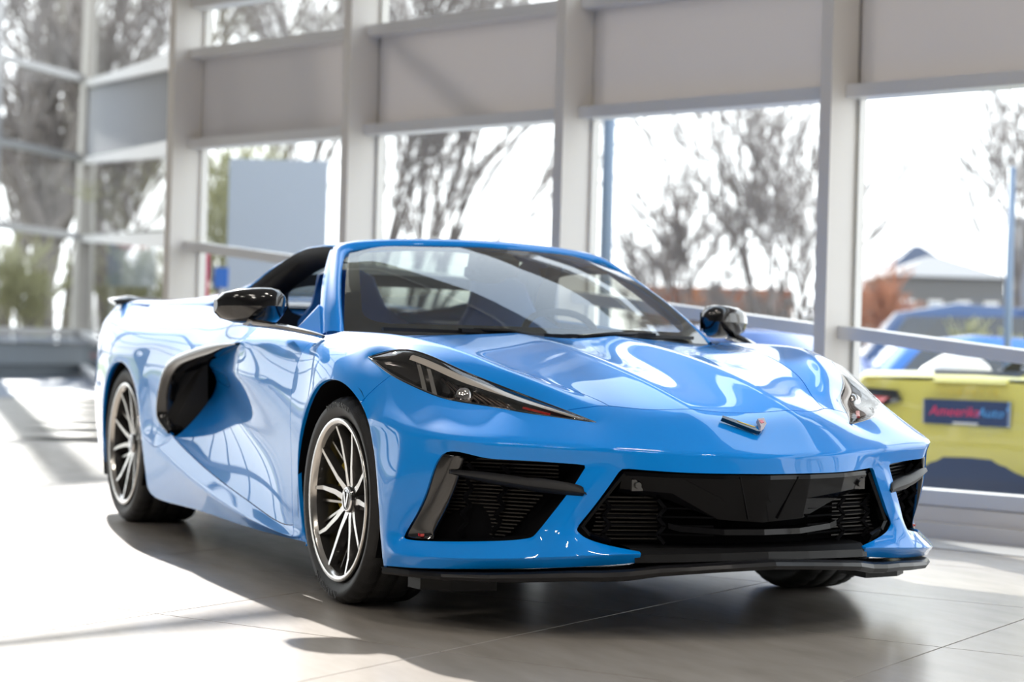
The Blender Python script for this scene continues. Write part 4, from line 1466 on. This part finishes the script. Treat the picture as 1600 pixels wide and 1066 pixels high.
        for i, v in enumerate(va):
            t = i / (n_ - 1)
            h = .006 + .012 * math.sin(PI * min(1, t * 1.05)) + (.004 if t > .5 else 0)
            if t > .93:
                h *= .3
            secs.append([(v.x + .012, s * v.y, v.z - .004), (v.x + .004, s * v.y, v.z + h), (v.x - .06, s * v.y, v.z + h * .8), (v.x - .06, s * v.y, v.z - h), (v.x + .004, s * v.y, v.z - h * .9), (v.x + .012, s * v.y, v.z - .004)])
        grid(bm, secs)
        bm.faces.new([bm.verts.new(p) for p in secs[0][:-1]]); bm.faces.new([bm.verts.new(p) for p in secs[-1][:-1]])
        bmesh.ops.recalc_face_normals(bm, faces=bm.faces)
        P('intake_vane', bm, M['satin_black'])
        # radiator fins
        bm = bmesh.new()
        z = .272
        while z < .50:
            ai = .66 - (z - .289) * (.66 - .56) / .15 if z > .289 else .67
            ai = max(ai, .55) + .02
            ao = .88 - (z - .26) * .12 if z < .5 else .85
            if not (.436 < z < .452):
                beam(bm, (xplan(ai) - .055 - max(0, .46 - z) * .10, s * ai, z), (xplan(ao) - .045 - max(0, .46 - z) * .30, s * (ao - .04), z), .014, .0036)
            z += .0108
        o = P('radiator_fins', bm, M['radiator'])
        o['kind'] = 'stuff'
        # hexagon mesh: zigzag bars over the fins
        bm = bmesh.new()
        for ac in (.79, .71):
            pts = []
            z = .27; q = 0
            while z < .50:
                pts.append(Vector((xplan(ac) - .035 - max(0, .46 - z) * .30, s * (ac + (.012 if q % 2 else -.012)), z)))
                z += .024; q += 1
            for i in range(len(pts) - 1):
                beam(bm, pts[i], pts[i + 1], .012, .006, up=(1, 0, 0))
        o = P('hexagon_mesh', bm, M['void']); o['kind'] = 'stuff'
    # ---- centre grille
    bm = bmesh.new()
    top = [(x, a, z) for x, a, z in ((1.030, 0, .474), (1.02, .145, .475), (.985, .29, .477), (.918, .425, .480))]
    fullt = sgn(top[::-1], -1)[:-1] + top
    def lower(zs, dx):
        l = [(p[0] - dx, p[1], z) for p, z in zip(top, zs)]
        return sgn(l[::-1], -1)[:-1] + l
    rows_ = [fullt, [(x + .002, y, z - .012) for x, y, z in fullt], lower((.40, .405, .42, .43), .015), lower((.335, .345, .40, .42), .035), [(x - .06, y, z) for x, y, z in lower((.325, .34, .395, .415), .04)]]
    grid(bm, rows_, smooth=False)
    bmesh.ops.recalc_face_normals(bm, faces=bm.faces)
    P('grille_panel', bm, M['piano'])
    for s in (-1, 1):    # raised seams on the panel
        bm = bmesh.new()
        beam(bm, (1.027, s * .10, .470), (.998, s * .05, .345), .003, .004, up=(1, 0, 0))
        P('panel_seam', bm, M['piano'])
        bm = bmesh.new()
        c = Vector((.936, s * .384, .441))
        tube(bm, [c + Vector((-.01, 0, 0)), c + Vector((.006, 0, 0))], .009, 14)
        box(bm, (.930, s * .384, .441), (.008, .036, .032))
        P('parking_sensor', bm, M['spokeside'])
        # sloping side frame of the grille and outer hex mesh and fins
        bm = bmesh.new()
        fr_ = [(.925, .428, .478), (.898, .482, .400), (.872, .536, .320), (.884, .512, .291), (.91, .455, .272)]
        for i in range(len(fr_) - 1):
            a, b = fr_[i], fr_[i + 1]
            beam(bm, (a[0] - .012, s * (a[1] - .006), a[2]), (b[0] - .012, s * (b[1] - .006), b[2]), .03, .010, up=(0, 1, 0))
        P('grille_frame', bm, M['piano'])
        bm = bmesh.new()
        z = .285
        while z < .41:
            beam(bm, (.855, s * (.475 + max(0, .33 - z) * .5), z), (.905, s * .30, z), .012, .004)
            z += .0118
        o = P('radiator_fins', bm, M['radiator']); o['kind'] = 'stuff'
        bm = bmesh.new()
        for ac in (.45, .31):
            pts = []
            z = .275; q = 0
            while z < .415:
                pts.append(Vector((xplan(ac) - .045, s * (ac + (.012 if q % 2 else -.012)), z)))
                z += .025; q += 1
            for i in range(len(pts) - 1):
                beam(bm, pts[i], pts[i + 1], .01, .006, up=(1, 0, 0))
        for z in (.30, .325, .35, .375):
            beam(bm, (xplan(.46) - .045, s * .46, z), (xplan(.16) - .045, s * .16, z), .006, .005)
        o = P('hexagon_mesh', bm, M['void']); o['kind'] = 'stuff'
    bm = bmesh.new()       # dark back of the opening
    rows_ = [[(xplan(a) - .13, a, z) for a in (-.50, -.35, -.18, 0, .18, .35, .50)] for z in (.24, .42)]
    grid(bm, rows_)
    P('grille_recess', bm, M['void'])
    bm = bmesh.new()       # low vane in the mouth of the grille
    l = [(1.0, 0, .312), (.99, .13, .313), (.955, .26, .322), (.945, .29, .330)]
    pl = sgn(l[::-1], -1)[:-1] + l
    grid(bm, [[(x - .05, y, z + .006) for x, y, z in pl], [(x + .006, y, z + .004) for x, y, z in pl], [(x + .008, y, z - .012) for x, y, z in pl], [(x - .05, y, z - .014) for x, y, z in pl]], smooth=False)
    bmesh.ops.recalc_face_normals(bm, faces=bm.faces)
    P('grille_vane', bm, M['piano'])
    # ---- lower blade between the blue corners, and the splitter
    def xs(x, a):
        return x
    bl = [(1.020, 0), (1.005, .15), (.985, .26), (.957, .375), (.945, .40)]
    bl = sgn([(x, a, 0) for x, a in bl[::-1]], -1)[:-1] + [(x, a, 0) for x, a in bl]
    bm = bmesh.new()
    grid(bm, [[(x - .16, y, .272) for x, y, _ in bl], [(x - .02, y, .262) for x, y, _ in bl], [(x + .010, y, .254 - .02 * abs(y)) for x, y, _ in bl], [(x + .014, y, .232 - .02 * abs(y)) for x, y, _ in bl], [(x - .02, y, .222 - .02 * abs(y)) for x, y, _ in bl]], smooth=False)
    bmesh.ops.recalc_face_normals(bm, faces=bm.faces)
    P('lower_grille_blade', bm, M['satin_black'])
    sp_ = [(1.070, 0, .232, .205), (1.055, .14, .226, .200), (1.03, .26, .219, .193), (1.005, .345, .214, .186), (.965, .42, .203, .172), (.94, .49, .198, .168), (.905, .56, .196, .167), (.85, .655, .189, .161), (.775, .765, .180, .155), (.66, .865, .172, .150), (.55, .918, .167, .147), (.425, .952, .161, .143)]
    full = [(x, -a, zt, zb) for x, a, zt, zb in sp_[::-1]][:-1] + sp_
    bm = bmesh.new()
    rows_ = []
    for x, y, zt, zb in full:
        nx, ny = 1, 0
        k = min(1, abs(y) / .9)
        ox, oy = (1 - k * .75), k * (1 if y > 0 else -1) * .5
        rows_.append([(x - .14 * ox, y - .14 * oy, zt + .004), (x - .012, y, zt + .002), (x, y, zt - .003), (x + .006 * ox, y + .006 * oy, (zt + zb) / 2), (x - .004, y, zb + .002), (x - .02 * ox, y - .02 * oy, zb), (x - .14 * ox, y - .14 * oy, zb + .004)])
    grid(bm, rows_, smooth=False)
    bm.faces.new([bm.verts.new(p) for p in rows_[0]]); bm.faces.new([bm.verts.new(p) for p in rows_[-1]])
    bmesh.ops.recalc_face_normals(bm, faces=bm.faces)
    P('splitter', bm, M['lip_black'])
    for s in (-1, 1):
        bm = bmesh.new()
        prism(bm, sgn([(.45, .88, .152), (.45, .66, .152), (.60, .66, .152), (.58, .80, .152), (.52, .87, .152)], s), (0, 0, -.045))
        bmesh.ops.recalc_face_normals(bm, faces=bm.faces)
        P('air_deflector', bm, M['satin_black'])
    # ---- crossed-flag badge on the nose
    bm = bmesh.new()
    O3 = Vector((.946, 0, .612))
    nrm_ = Vector((.62, 0, .78)).normalized()
    yv = Vector((0, 1, 0)); xv = yv.cross(nrm_) * -1
    upv = Vector((-.78, 0, .62))
    def bp(u, v, h=0.004):
        return O3 + yv * u + upv * v + nrm_ * h
    def flag(poly, mi, h0, h1):
        a = [bm.verts.new(bp(u, v, h0)) for u, v in poly]; b = [bm.verts.new(bp(u, v, h1)) for u, v in poly]
        n_ = len(poly)
        for i in range(n_):
            f_ = bm.faces.new((a[i], a[(i + 1) % n_], b[(i + 1) % n_], b[i])); f_.material_index = mi
        f_ = bm.faces.new(b); f_.material_index = mi
    flag([(0, -.030), (-.012, -.012), (-.055, .018), (-.098, .040), (-.104, .030), (-.060, .002), (-.012, -.028)], 0, -.006, .007)
    flag([(0, -.030), (.010, -.010), (.016, .026), (.040, .030), (.036, .004), (.014, -.020)], 1, -.006, .008)
    flag([(.016, .018), (.028, .020), (.030, .008), (.017, .004)], 2, .008, .009)
    flag([(-.006, -.012), (-.02, -.004), (-.06, .016), (-.058, .011), (-.02, -.010)], 3, .007, .008)
    bmesh.ops.recalc_face_normals(bm, faces=bm.faces)
    P('badge', bm, [M['gloss_black'], mat('badge_grey', (.5, .44, .44), .3, .4), M['red'], M['caliper']], False, 'small crossed-flag emblem on the nose')

def rear_detail(root, pm, P):
    for s in (-1, 1):
        bm = bmesh.new()
        prism(bm, sgn([(-3.69, .48, .865), (-3.60, .84, .875), (-3.61, .845, .755), (-3.70, .56, .765), (-3.715, .43, .80)], s), (-.03, 0, 0))
        bmesh.ops.recalc_face_normals(bm, faces=bm.faces)
        t = P('tail_lamp', bm, M['gloss_black'])
        bm = bmesh.new()
        prism(bm, sgn([(-3.725, .52, .82), (-3.64, .82, .825), (-3.645, .82, .785), (-3.735, .56, .785)], s), (-.012, 0, 0))
        bmesh.ops.recalc_face_normals(bm, faces=bm.faces)
        put('lamp_glass', bm, M['red'], t)
    bm = bmesh.new()
    box(bm, (-3.735, 0, .745), (.03, .54, .15))
    pl = P('number_plate', bm, mat('plate_navy', (.012, .03, .10), .35))
    bm = bmesh.new(); box(bm, (-3.736, -.277, .745), (.034, .016, .15)); box(bm, (-3.736, .275, .745), (.034, .010, .15))
    put('plate_edge', bm, M['rim'], pl)['kind'] = 'stuff'
    bm = bmesh.new(); box(bm, (-3.752, 0, .680), (.004, .16, .014)); put('plate_strip', bm, M['guide'], pl)
    for word, cx_, col in (('Ameerika', .075, (.85, .03, .12)), ("Auto'", -.165, (.08, .35, .75))):
        tm = text_mesh(word, .084, .002, .25)
        mm = Matrix.Rotation(PI / 2, 4, 'X')
        mm = Matrix.Rotation(-PI / 2, 4, 'Z') @ mm
        mm.translation = Vector((-3.752, cx_, .748))
        tm.transform(mm)
        tm.materials.append(mat('plate_letters', col, .4))
        o = bpy.data.objects.new('lettering', tm)
        C.objects.link(o); o.parent = pl
    tm = text_mesh('C O R V E T T E', .055, .002)
    mm = Matrix.Rotation(-PI / 2, 4, 'Z') @ Matrix.Rotation(PI / 2, 4, 'X')
    mm.translation = Vector((-3.716, 0, .865))
    tm.transform(mm)
    o = part_mesh('lettering', tm, M['caliper'], root, 'embossed lettering across the tail')
    bm = bmesh.new()
    secs = [[(-3.64 + (.05 * abs(u) ** 2), u * .86, .40), (-3.70 + (.08 * abs(u) ** 2), u * .84, .50 - .05 * (abs(u) > .6)), (-3.72 + .1 * abs(u) ** 2, u * .82, .47 - .05 * (abs(u) > .6)), (-3.66 + .1 * abs(u) ** 2, u * .84, .20), (-3.4, u * .8, .16)] for u in [-1, -.8, -.62, -.58, -.3, 0, .3, .58, .62, .8, 1]]
    grid(bm, secs, smooth=False)
    bmesh.ops.recalc_face_normals(bm, faces=bm.faces)
    P('rear_diffuser', bm, mat('hazed_black_plastic', (.010, .028, .085), .35))  # black diffuser; the navy in its colour stands for haze on the glass
# ---------------------------------------------------------------- outside
bm = bmesh.new()
bm.faces.new([bm.verts.new(p) for p in ((-140, -120, -.28), (120, -120, -.28), (120, 160, -.28), (-140, 160, -.28))])
struct(put('ground', bm, mat('pale_asphalt', (.30, .30, .31), .85, noise=(.3, (.36, .35, .34)))))
bm = bmesh.new()
bm.faces.new([bm.verts.new(p) for p in ((-140, -120, -.27), (-33, -120, -.27), (-33.5, 0, -.27), (-34, 9, -.27), (-30, 60, -.27), (-140, 120, -.27))])
struct(put('trim_40', bm, mat('spring_grass', (.16, .20, .06), .9, noise=(1.5, (.30, .30, .12)))))
M['bark'] = mat('bark', (.12, .10, .09), .9, noise=(6, (.2, .17, .15)))
M['twig'] = mat('twig', (.28, .245, .225), .9)
M['greentwig'] = mat('budding_twig', (.40, .38, .20), .9)
M['redtwig'] = mat('reddish_twig', (.36, .15, .08), .9)

def tree(name, base, h, seed, label, spread=.45, r0=.18, levels=5, trunks=1, tw='twig', lean=0.0, group=None, cat='tree', twr=.012):
    rnd = random.Random(seed)
    root = empty(name, base)
    tag(root, label, cat, group)
    tb = bmesh.new(); bb = bmesh.new()
    def grow(p, d, ln, r, lv, big):
        n_ = 3
        pts = [p]; dd = d.copy()
        for i in range(n_):
            dd = (dd + Vector((rnd.uniform(-1, 1), rnd.uniform(-1, 1), rnd.uniform(-.3, .6))) * .13).normalized()
            pts.append(pts[-1] + dd * ln / n_)
        tube(bb if lv > 1 else tb, pts, [r * (1 - .35 * i / n_) for i in range(n_ + 1)], 5 if lv < 2 else 3, caps=False)
        if lv >= levels:
            return
        kids = 3 if lv < 2 else 4
        for k in range(kids):
            a = rnd.uniform(0, 2 * PI)
            sp_ = spread * rnd.uniform(.5, 1.4)
            side = Vector((math.cos(a), math.sin(a), rnd.uniform(-.1, .5)))
            nd = (dd + side * sp_).normalized()
            st = pts[-1] if k < 2 else pts[rnd.choice((1, 2))]
            grow(st, nd, ln * rnd.uniform(.55, .85), max(r * rnd.uniform(.42, .62), twr), lv + 1, big)
    for t in range(trunks):
        off = Vector((rnd.uniform(-.3, .3), rnd.uniform(-.3, .3), 0)) * (trunks > 1) * h * .1
        d = Vector((lean + rnd.uniform(-.08, .08) * trunks, rnd.uniform(-.08, .08) * trunks, 1)).normalized()
        grow(Vector(off) + Vector((0, 0, -.3)), d, h * .38, r0, 0, True)
    put('trunk', tb, M['bark'], root, True)
    put('branches', bb, M[tw], root)
    return root
# big bare trees beyond the end facade
spots = [((-36.6, 5.75, 0), 8.2, .40, 'forked'), ((-36.2, 7.35, 0), 8.5, .38, 'straight'), ((-43, 5.9, 0), 8.5, .16, 'x'), ((-46, 8.2, 0), 9, .16, 'x'), ((-44, 9.9, 0), 8.5, .16, 'x'),
         ((-58, 8.6, 0), 16, .3, 'x'), ((-60, 11.4, 0), 16, .3, 'x'), ((-56, 12.6, 0), 15, .3, 'x')]
lab = ['thick bare tree with a forked trunk beyond the far left windows', 'thick straight bare trunk just left of the corner post', 'bare tree at the left edge behind the forked tree', 'slim bare tree between the two thick trunks',
       'bare tree seen beyond the corner post', 'distant bare tree at the far left edge', 'distant bare tree behind the thick trunks', 'distant bare tree behind the blind of the narrow bay']
for i, (b, h, r, _) in enumerate(spots):
    if lab[i] is None:
        tree('bare_tree', b, h, 30 + i, 'bare tree outside the hall, left of the picture', .5, r, 5, group='trees left of the picture')
    else:
        tree('bare_tree', b, h, 30 + i, lab[i], .5, r, 5, trunks=2 if i == 0 else 1, twr=.035)
tree('bare_tree', (-18.5, 6.5, 0), 6.0, 3, 'dark many-stemmed bare tree behind the window in the middle', .34, .07, 5, trunks=5, twr=.010)
tree('bare_tree', (-18.3, 12.5, 0), 6.6, 8, 'slim bare tree rising above the orange brick wall', .36, .06, 5, trunks=2, twr=.010)
tree('bare_tree', (-20.3, 12.3, 0), 3.6, 9, 'low bushy bare tree left of the slim one above the brick wall', .5, .05, 5, trunks=3, twr=.010)
tree('bare_tree', (-19.9, 14.2, 0), 4.6, 10, 'bare tree next to the window post above the brick wall', .45, .06, 5, trunks=2, twr=.010)
tree('bare_tree', (-14.2, 14.0, 0), 5.4, 12, 'bare tree at the right edge behind the short lamp post', .42, .07, 5, trunks=2, twr=.010)
tree('budding_shrub', (-11.4, 11.2, 0), 1.5, 14, 'greenish shrub at the right edge beyond the yellow car', .6, .05, 4, trunks=4, tw='greentwig', cat='shrub')
tree('budding_shrub', (-34.5, 4.9, 0), 2.6, 15, 'yellow-green budding shrub behind the grey bench', .6, .06, 5, trunks=5, tw='greentwig', cat='shrub')
tree('budding_shrub', (-36.8, 8.9, 0), 2.4, 16, 'yellow-green budding shrub beside the corner post', .6, .06, 5, trunks=5, tw='greentwig', cat='shrub')
tree('budding_shrub', (-27.5, 7.0, 0), 4.4, 17, 'tall yellow-green budding shrub left of the pale board', .5, .07, 5, trunks=5, tw='greentwig', cat='shrub')
tree('bare_shrub', (-25.0, 19.8, 0), 2.4, 18, 'reddish bare shrub in front of the grey roof', .6, .05, 5, trunks=4, tw='redtwig', cat='shrub')
tree('bare_tree', (-34, 10.6, 0), 9, 21, 'bare tree behind the pale board', .45, .15, 5, trunks=2)
# ---- billboard
t = empty('billboard', (-13.43, 3.33, 0), math.atan2(.93, .44))
tag(t, 'large blank pale blue-grey board standing outside the glass', 'billboard')
bm = bmesh.new(); box(bm, (0, 0, 1.82), (1.03, .06, 1.75)); put('board', bm, mat('board_pale', (.46, .50, .56), .6), t)
for dx in (-.4, .4):
    bm = bmesh.new(); tube(bm, [(dx, .06, -.1), (dx, .06, 2.6)], .03, 8); put('post', bm, M['frame'], t)
# ---- banners, signs
t = empty('banner', (-11.84, 2.02, 0), math.atan2(.9, .43))
tag(t, 'pink-red banner outside the second window, left of the pale board', 'banner')
bm = bmesh.new(); box(bm, (0, 0, 1.36), (.22, .02, .50)); put('cloth', bm, mat('banner_pink', (.70, .06, .16), .7), t)
bm = bmesh.new(); box(bm, (0, -.011, 1.42), (.17, .004, .05)); put('white_band', bm, mat('banner_white', (.8, .8, .82), .7), t)
bm = bmesh.new(); tube(bm, [(-.12, 0, -.1), (-.12, 0, 1.65)], .012, 8); put('pole', bm, M['frame'], t)
t = empty('road_sign', (-11.75, 2.23, 0), math.atan2(.9, .43))
tag(t, 'small blue square sign beside the pink-red banner', 'sign')
bm = bmesh.new(); box(bm, (0, 0, 1.385), (.13, .02, .19)); put('plate', bm, mat('sign_blue', (.02, .16, .60), .5), t)
bm = bmesh.new(); tube(bm, [(0, .02, -.1), (0, .02, 1.45)], .014, 8); put('post', bm, M['frame'], t)
t = empty('poster_stand', (-23.97, 4.48, 0), math.atan2(.93, .40))
tag(t, 'blue and white poster stand beyond the narrow left bay', 'poster stand')
bm = bmesh.new(); box(bm, (0, 0, 1.93), (.75, .08, .72)); put('panel', bm, mat('poster_white', (.62, .67, .74), .6), t)
bm = bmesh.new(); box(bm, (-.26, -.05, 1.93), (.20, .02, .70)); put('blue_strip', bm, mat('poster_blue', (.04, .16, .42), .6), t)
bm = bmesh.new(); box(bm, (.0, -.05, 2.2), (.5, .02, .06)); put('pink_strip', bm, mat('poster_pink', (.6, .06, .18), .6), t)
for dx in (-.3, .3):
    bm = bmesh.new(); tube(bm, [(dx, .03, -.1), (dx, .03, 2.2)], .03, 8); put('post', bm, M['frame'], t)
# ---- lamp posts
for (x, y, h, r, lb) in ((-7.54, 4.06, 4.2, .052, 'blue-grey lamp post outside the fourth window'), (-6.97, 7.59, 2.43, .034, 'short blue-grey post at the right edge of the picture')):
    t = empty('lamp_post', (x, y, 0)); tag(t, lb, 'lamp post')
    bm = bmesh.new(); tube(bm, [(0, 0, -.1), (0, 0, h)], [r, r * .85], 14); put('pole', bm, mat('post_blue_grey', (.20, .27, .38), .5), t)
    bm = bmesh.new(); tube(bm, [(0, 0, -.1), (0, 0, .25)], r * 1.5, 14); put('base', bm, mat('post_base', (.2, .24, .3), .5), t)
# ---- buildings
def house(root, c, L_, D_, h, hr, wallm, roofm, over=.4, nwin=4):
    bm = bmesh.new(); box(bm, (0, 0, h / 2 - .1), (L_, D_, h)); put('wall', bm, wallm, root)
    bm = bmesh.new()
    a = L_ / 2 + over; b = D_ / 2 + over; r_ = max(a - b, .1)
    vs = [bm.verts.new(p) for p in ((-a, -b, h - .1), (a, -b, h - .1), (a, b, h - .1), (-a, b, h - .1), (-r_, 0, h + hr), (r_, 0, h + hr))]
    for q in ((0, 1, 5, 4), (1, 2, 5), (2, 3, 4, 5), (3, 0, 4), (3, 2, 1, 0)):
        bm.faces.new([vs[i] for i in q])
    put('roof', bm, roofm, root)
    for i in range(nwin):
        x = -L_ / 2 + L_ * (i + .5) / nwin
        bm = bmesh.new(); box(bm, (x, -D_ / 2 - .02, h * .60), (L_ / nwin * .5, .06, h * .34)); w_ = put('window', bm, M['cream'], root)
        bm = bmesh.new(); box(bm, (x, -D_ / 2 - .05, h * .60), (L_ / nwin * .40, .04, h * .28)); put('pane', bm, mat('far_glass', (.10, .18, .30), .1), w_)
ang = math.atan2(.902, .432)
t = empty('house', (-26.4 - .9 * 2.0, 22.5 + .43 * 2.0, 0), ang)
tag(t, 'small white house with a low pale hipped roof', 'house')
house(t, None, 2.35, 3.2, 2.60, .42, mat('plaster_shaded', (.13, .125, .12), .8), mat('roof_shaded', (.24, .23, .225), .7), .12)  # white plaster and roof, with shade darkened into both colours
t = empty('warehouse', (-34.6 - 3, 28.6 + 1.5, 0), ang + .04)
tag(t, 'long building with a steep blue-grey roof behind the white house', 'building')
house(t, None, 5.2, 6, 1.9, 2.0, mat('wall_bluegrey', (.10, .11, .15), .8), mat('roof_bluegrey', (.055, .065, .10), .7), .2)
t = empty('chimney_tower', (-31.5, 29.2, 0), ang)
tag(t, 'plain white gable end at the right edge above the white house', 'building')
bm = bmesh.new(); box(bm, (0, 0, 2.1), (1.3, 1.2, 4.2)); put('wall', bm, mat('gable_white', (.17, .17, .19), .8), t)
bm = bmesh.new(); box(bm, (0, 0, 4.25), (1.4, 1.3, .1)); put('coping', bm, mat('coping', (.5, .5, .5), .8), t)
# low orange brick wall: separate bricks
bw = empty('brick_wall', (-22.0, 14.0, 0), ang - .02)
tag(bw, 'low orange brick wall beyond the fourth window', 'wall')
bm = bmesh.new(); box(bm, (0, .05, .88), (2.6, .10, 1.98)); put('core', bm, mat('mortar', (.45, .38, .33), .9), bw)
bmats = [mat('brick_%s' % n, c, .85) for n, c in (('orange', (.50, .17, .07)), ('rust', (.40, .13, .06)), ('clay', (.55, .24, .12)))]
bm = bmesh.new(); rnd = random.Random(4)
for r_ in range(14):
    for i in range(-5, 6):
        x = i * .25 + (.125 if r_ % 2 else 0)
        if abs(x) < 1.25:
            box(bm, (x, -.02, .0 + r_ * .14), (.235, .08, .125), mi=rnd.randrange(3))
o = put('bricks', bm, bmats, bw); o['kind'] = 'stuff'
for i, (x, h) in enumerate(((-.55, 1.0), (.35, 1.2), (1.05, .8))):
    tree('bare_shrub', tuple(Vector((-21.6, 13.9, 0)) + Vector((.432, .902, 0)) * x * 1.1 + Vector((.8, -.4, 0))), 1.9 * h, 60 + i, ['small dark bare shrub at the left end of the brick wall', 'dark bare shrub against the middle of the brick wall', 'dark bare shrub at the right end of the brick wall'][i], .6, .03, 4, trunks=3, cat='shrub')
# ---- parked cars outside: simple hatchback shape from side sections
def parked(loc, rz, L_, W_, H_, m, label, name='parked_car'):
    t = empty(name, loc, rz); tag(t, label, 'car')
    prof = [(-.5, .18, .62), (-.49, .45, .66), (-.34, .52, .70), (-.22, .92, .56), (-.05, 1.0, .54), (.18, .97, .55), (.34, .62, .68), (.47, .52, .66), (.5, .2, .62)]
    bm = bmesh.new(); rows_ = []
    for x, z, wt in prof:
        zz = z * H_; zb = .14 * H_
        sh = min(zz, .52 * H_)
        rows_.append([(x * L_, -W_ / 2 * .92, zb), (x * L_, -W_ / 2, zb + (sh - zb) * .5), (x * L_, -W_ / 2 * .97, sh), (x * L_, -W_ / 2 * wt * 1.15, zz), (x * L_, 0, zz * 1.015), (x * L_, W_ / 2 * wt * 1.15, zz), (x * L_, W_ / 2 * .97, sh), (x * L_, W_ / 2, zb + (sh - zb) * .5), (x * L_, W_ / 2 * .92, zb)])
    grid(bm, rows_)
    bmesh.ops.recalc_face_normals(bm, faces=bm.faces)
    put('body', bm, m, t, True)
    for s in (-1, 1):
        bm = bmesh.new()
        prism(bm, [(-.30 * L_, s * W_ * .452, .56 * H_), (.30 * L_, s * W_ * .452, .56 * H_), (.17 * L_, s * W_ * .36, .92 * H_), (-.20 * L_, s * W_ * .36, .90 * H_)], (0, s * .03, 0))
        put('side_window', bm, M['gloss_black'], t)
        for x in (-.32, .32):
            bm = bmesh.new(); tube(bm, [(x * L_, s * W_ * .36, .31), (x * L_, s * W_ * .5, .31)], .31, 20); put('wheel', bm, M['rubber'], t)
    for x in (-.5, .5):
        bm = bmesh.new(); box(bm, (x * L_ * .995, 0, .40 * H_), (.06, W_ * .8, .10)); put('lamp_band', bm, M['red'] if x < 0 else M['chrome'], t)
    return t
parked((-13.6, 12.6, -.27), ang - .1, 4.4, 1.85, 1.75, paint('navy_paint', (.02, .05, .14)), 'dark navy car parked beyond the right window')
parked((-9.6, 9.6, -.27), ang, 4.2, 1.8, 1.30, paint('mid_blue_paint', (.02, .16, .52)), 'low mid-blue car parked in front of the navy car')
parked((-7.9, 5.35, -.27), math.atan2(.378, .926), 4.2, 1.8, 1.28, paint('reflection_blue_paint', (.02, .09, .33)), 'added deep blue car standing in for a blue reflection in the fourth window')  # added car, stands in for the blue car's reflection in the glass
parked((-31.5, 6.9, -.27), 2.7, 4.8, 1.9, 1.7, paint('black_paint', (.015, .018, .022)), 'dark car beyond the narrow left bay')
# ---------------------------------------------------------------- the two sports cars
car = empty('sports_car')
tag(car, 'bright blue low sports car with black mirrors and dark grille', 'car')
build_car(car, M['blue'], True)
yc = empty('sports_car', (0, 0, 0))
tag(yc, 'yellow sports car seen from behind, outside the right-hand window', 'car')
build_car(yc, M['yellow'], False)
yang = math.radians(116)
yc.rotation_euler = (0, 0, yang)
yc.location = Vector((-3.507, 4.375, -.25)) - Matrix.Rotation(yang, 3, 'Z') @ Vector((-3.74, 0, 0))
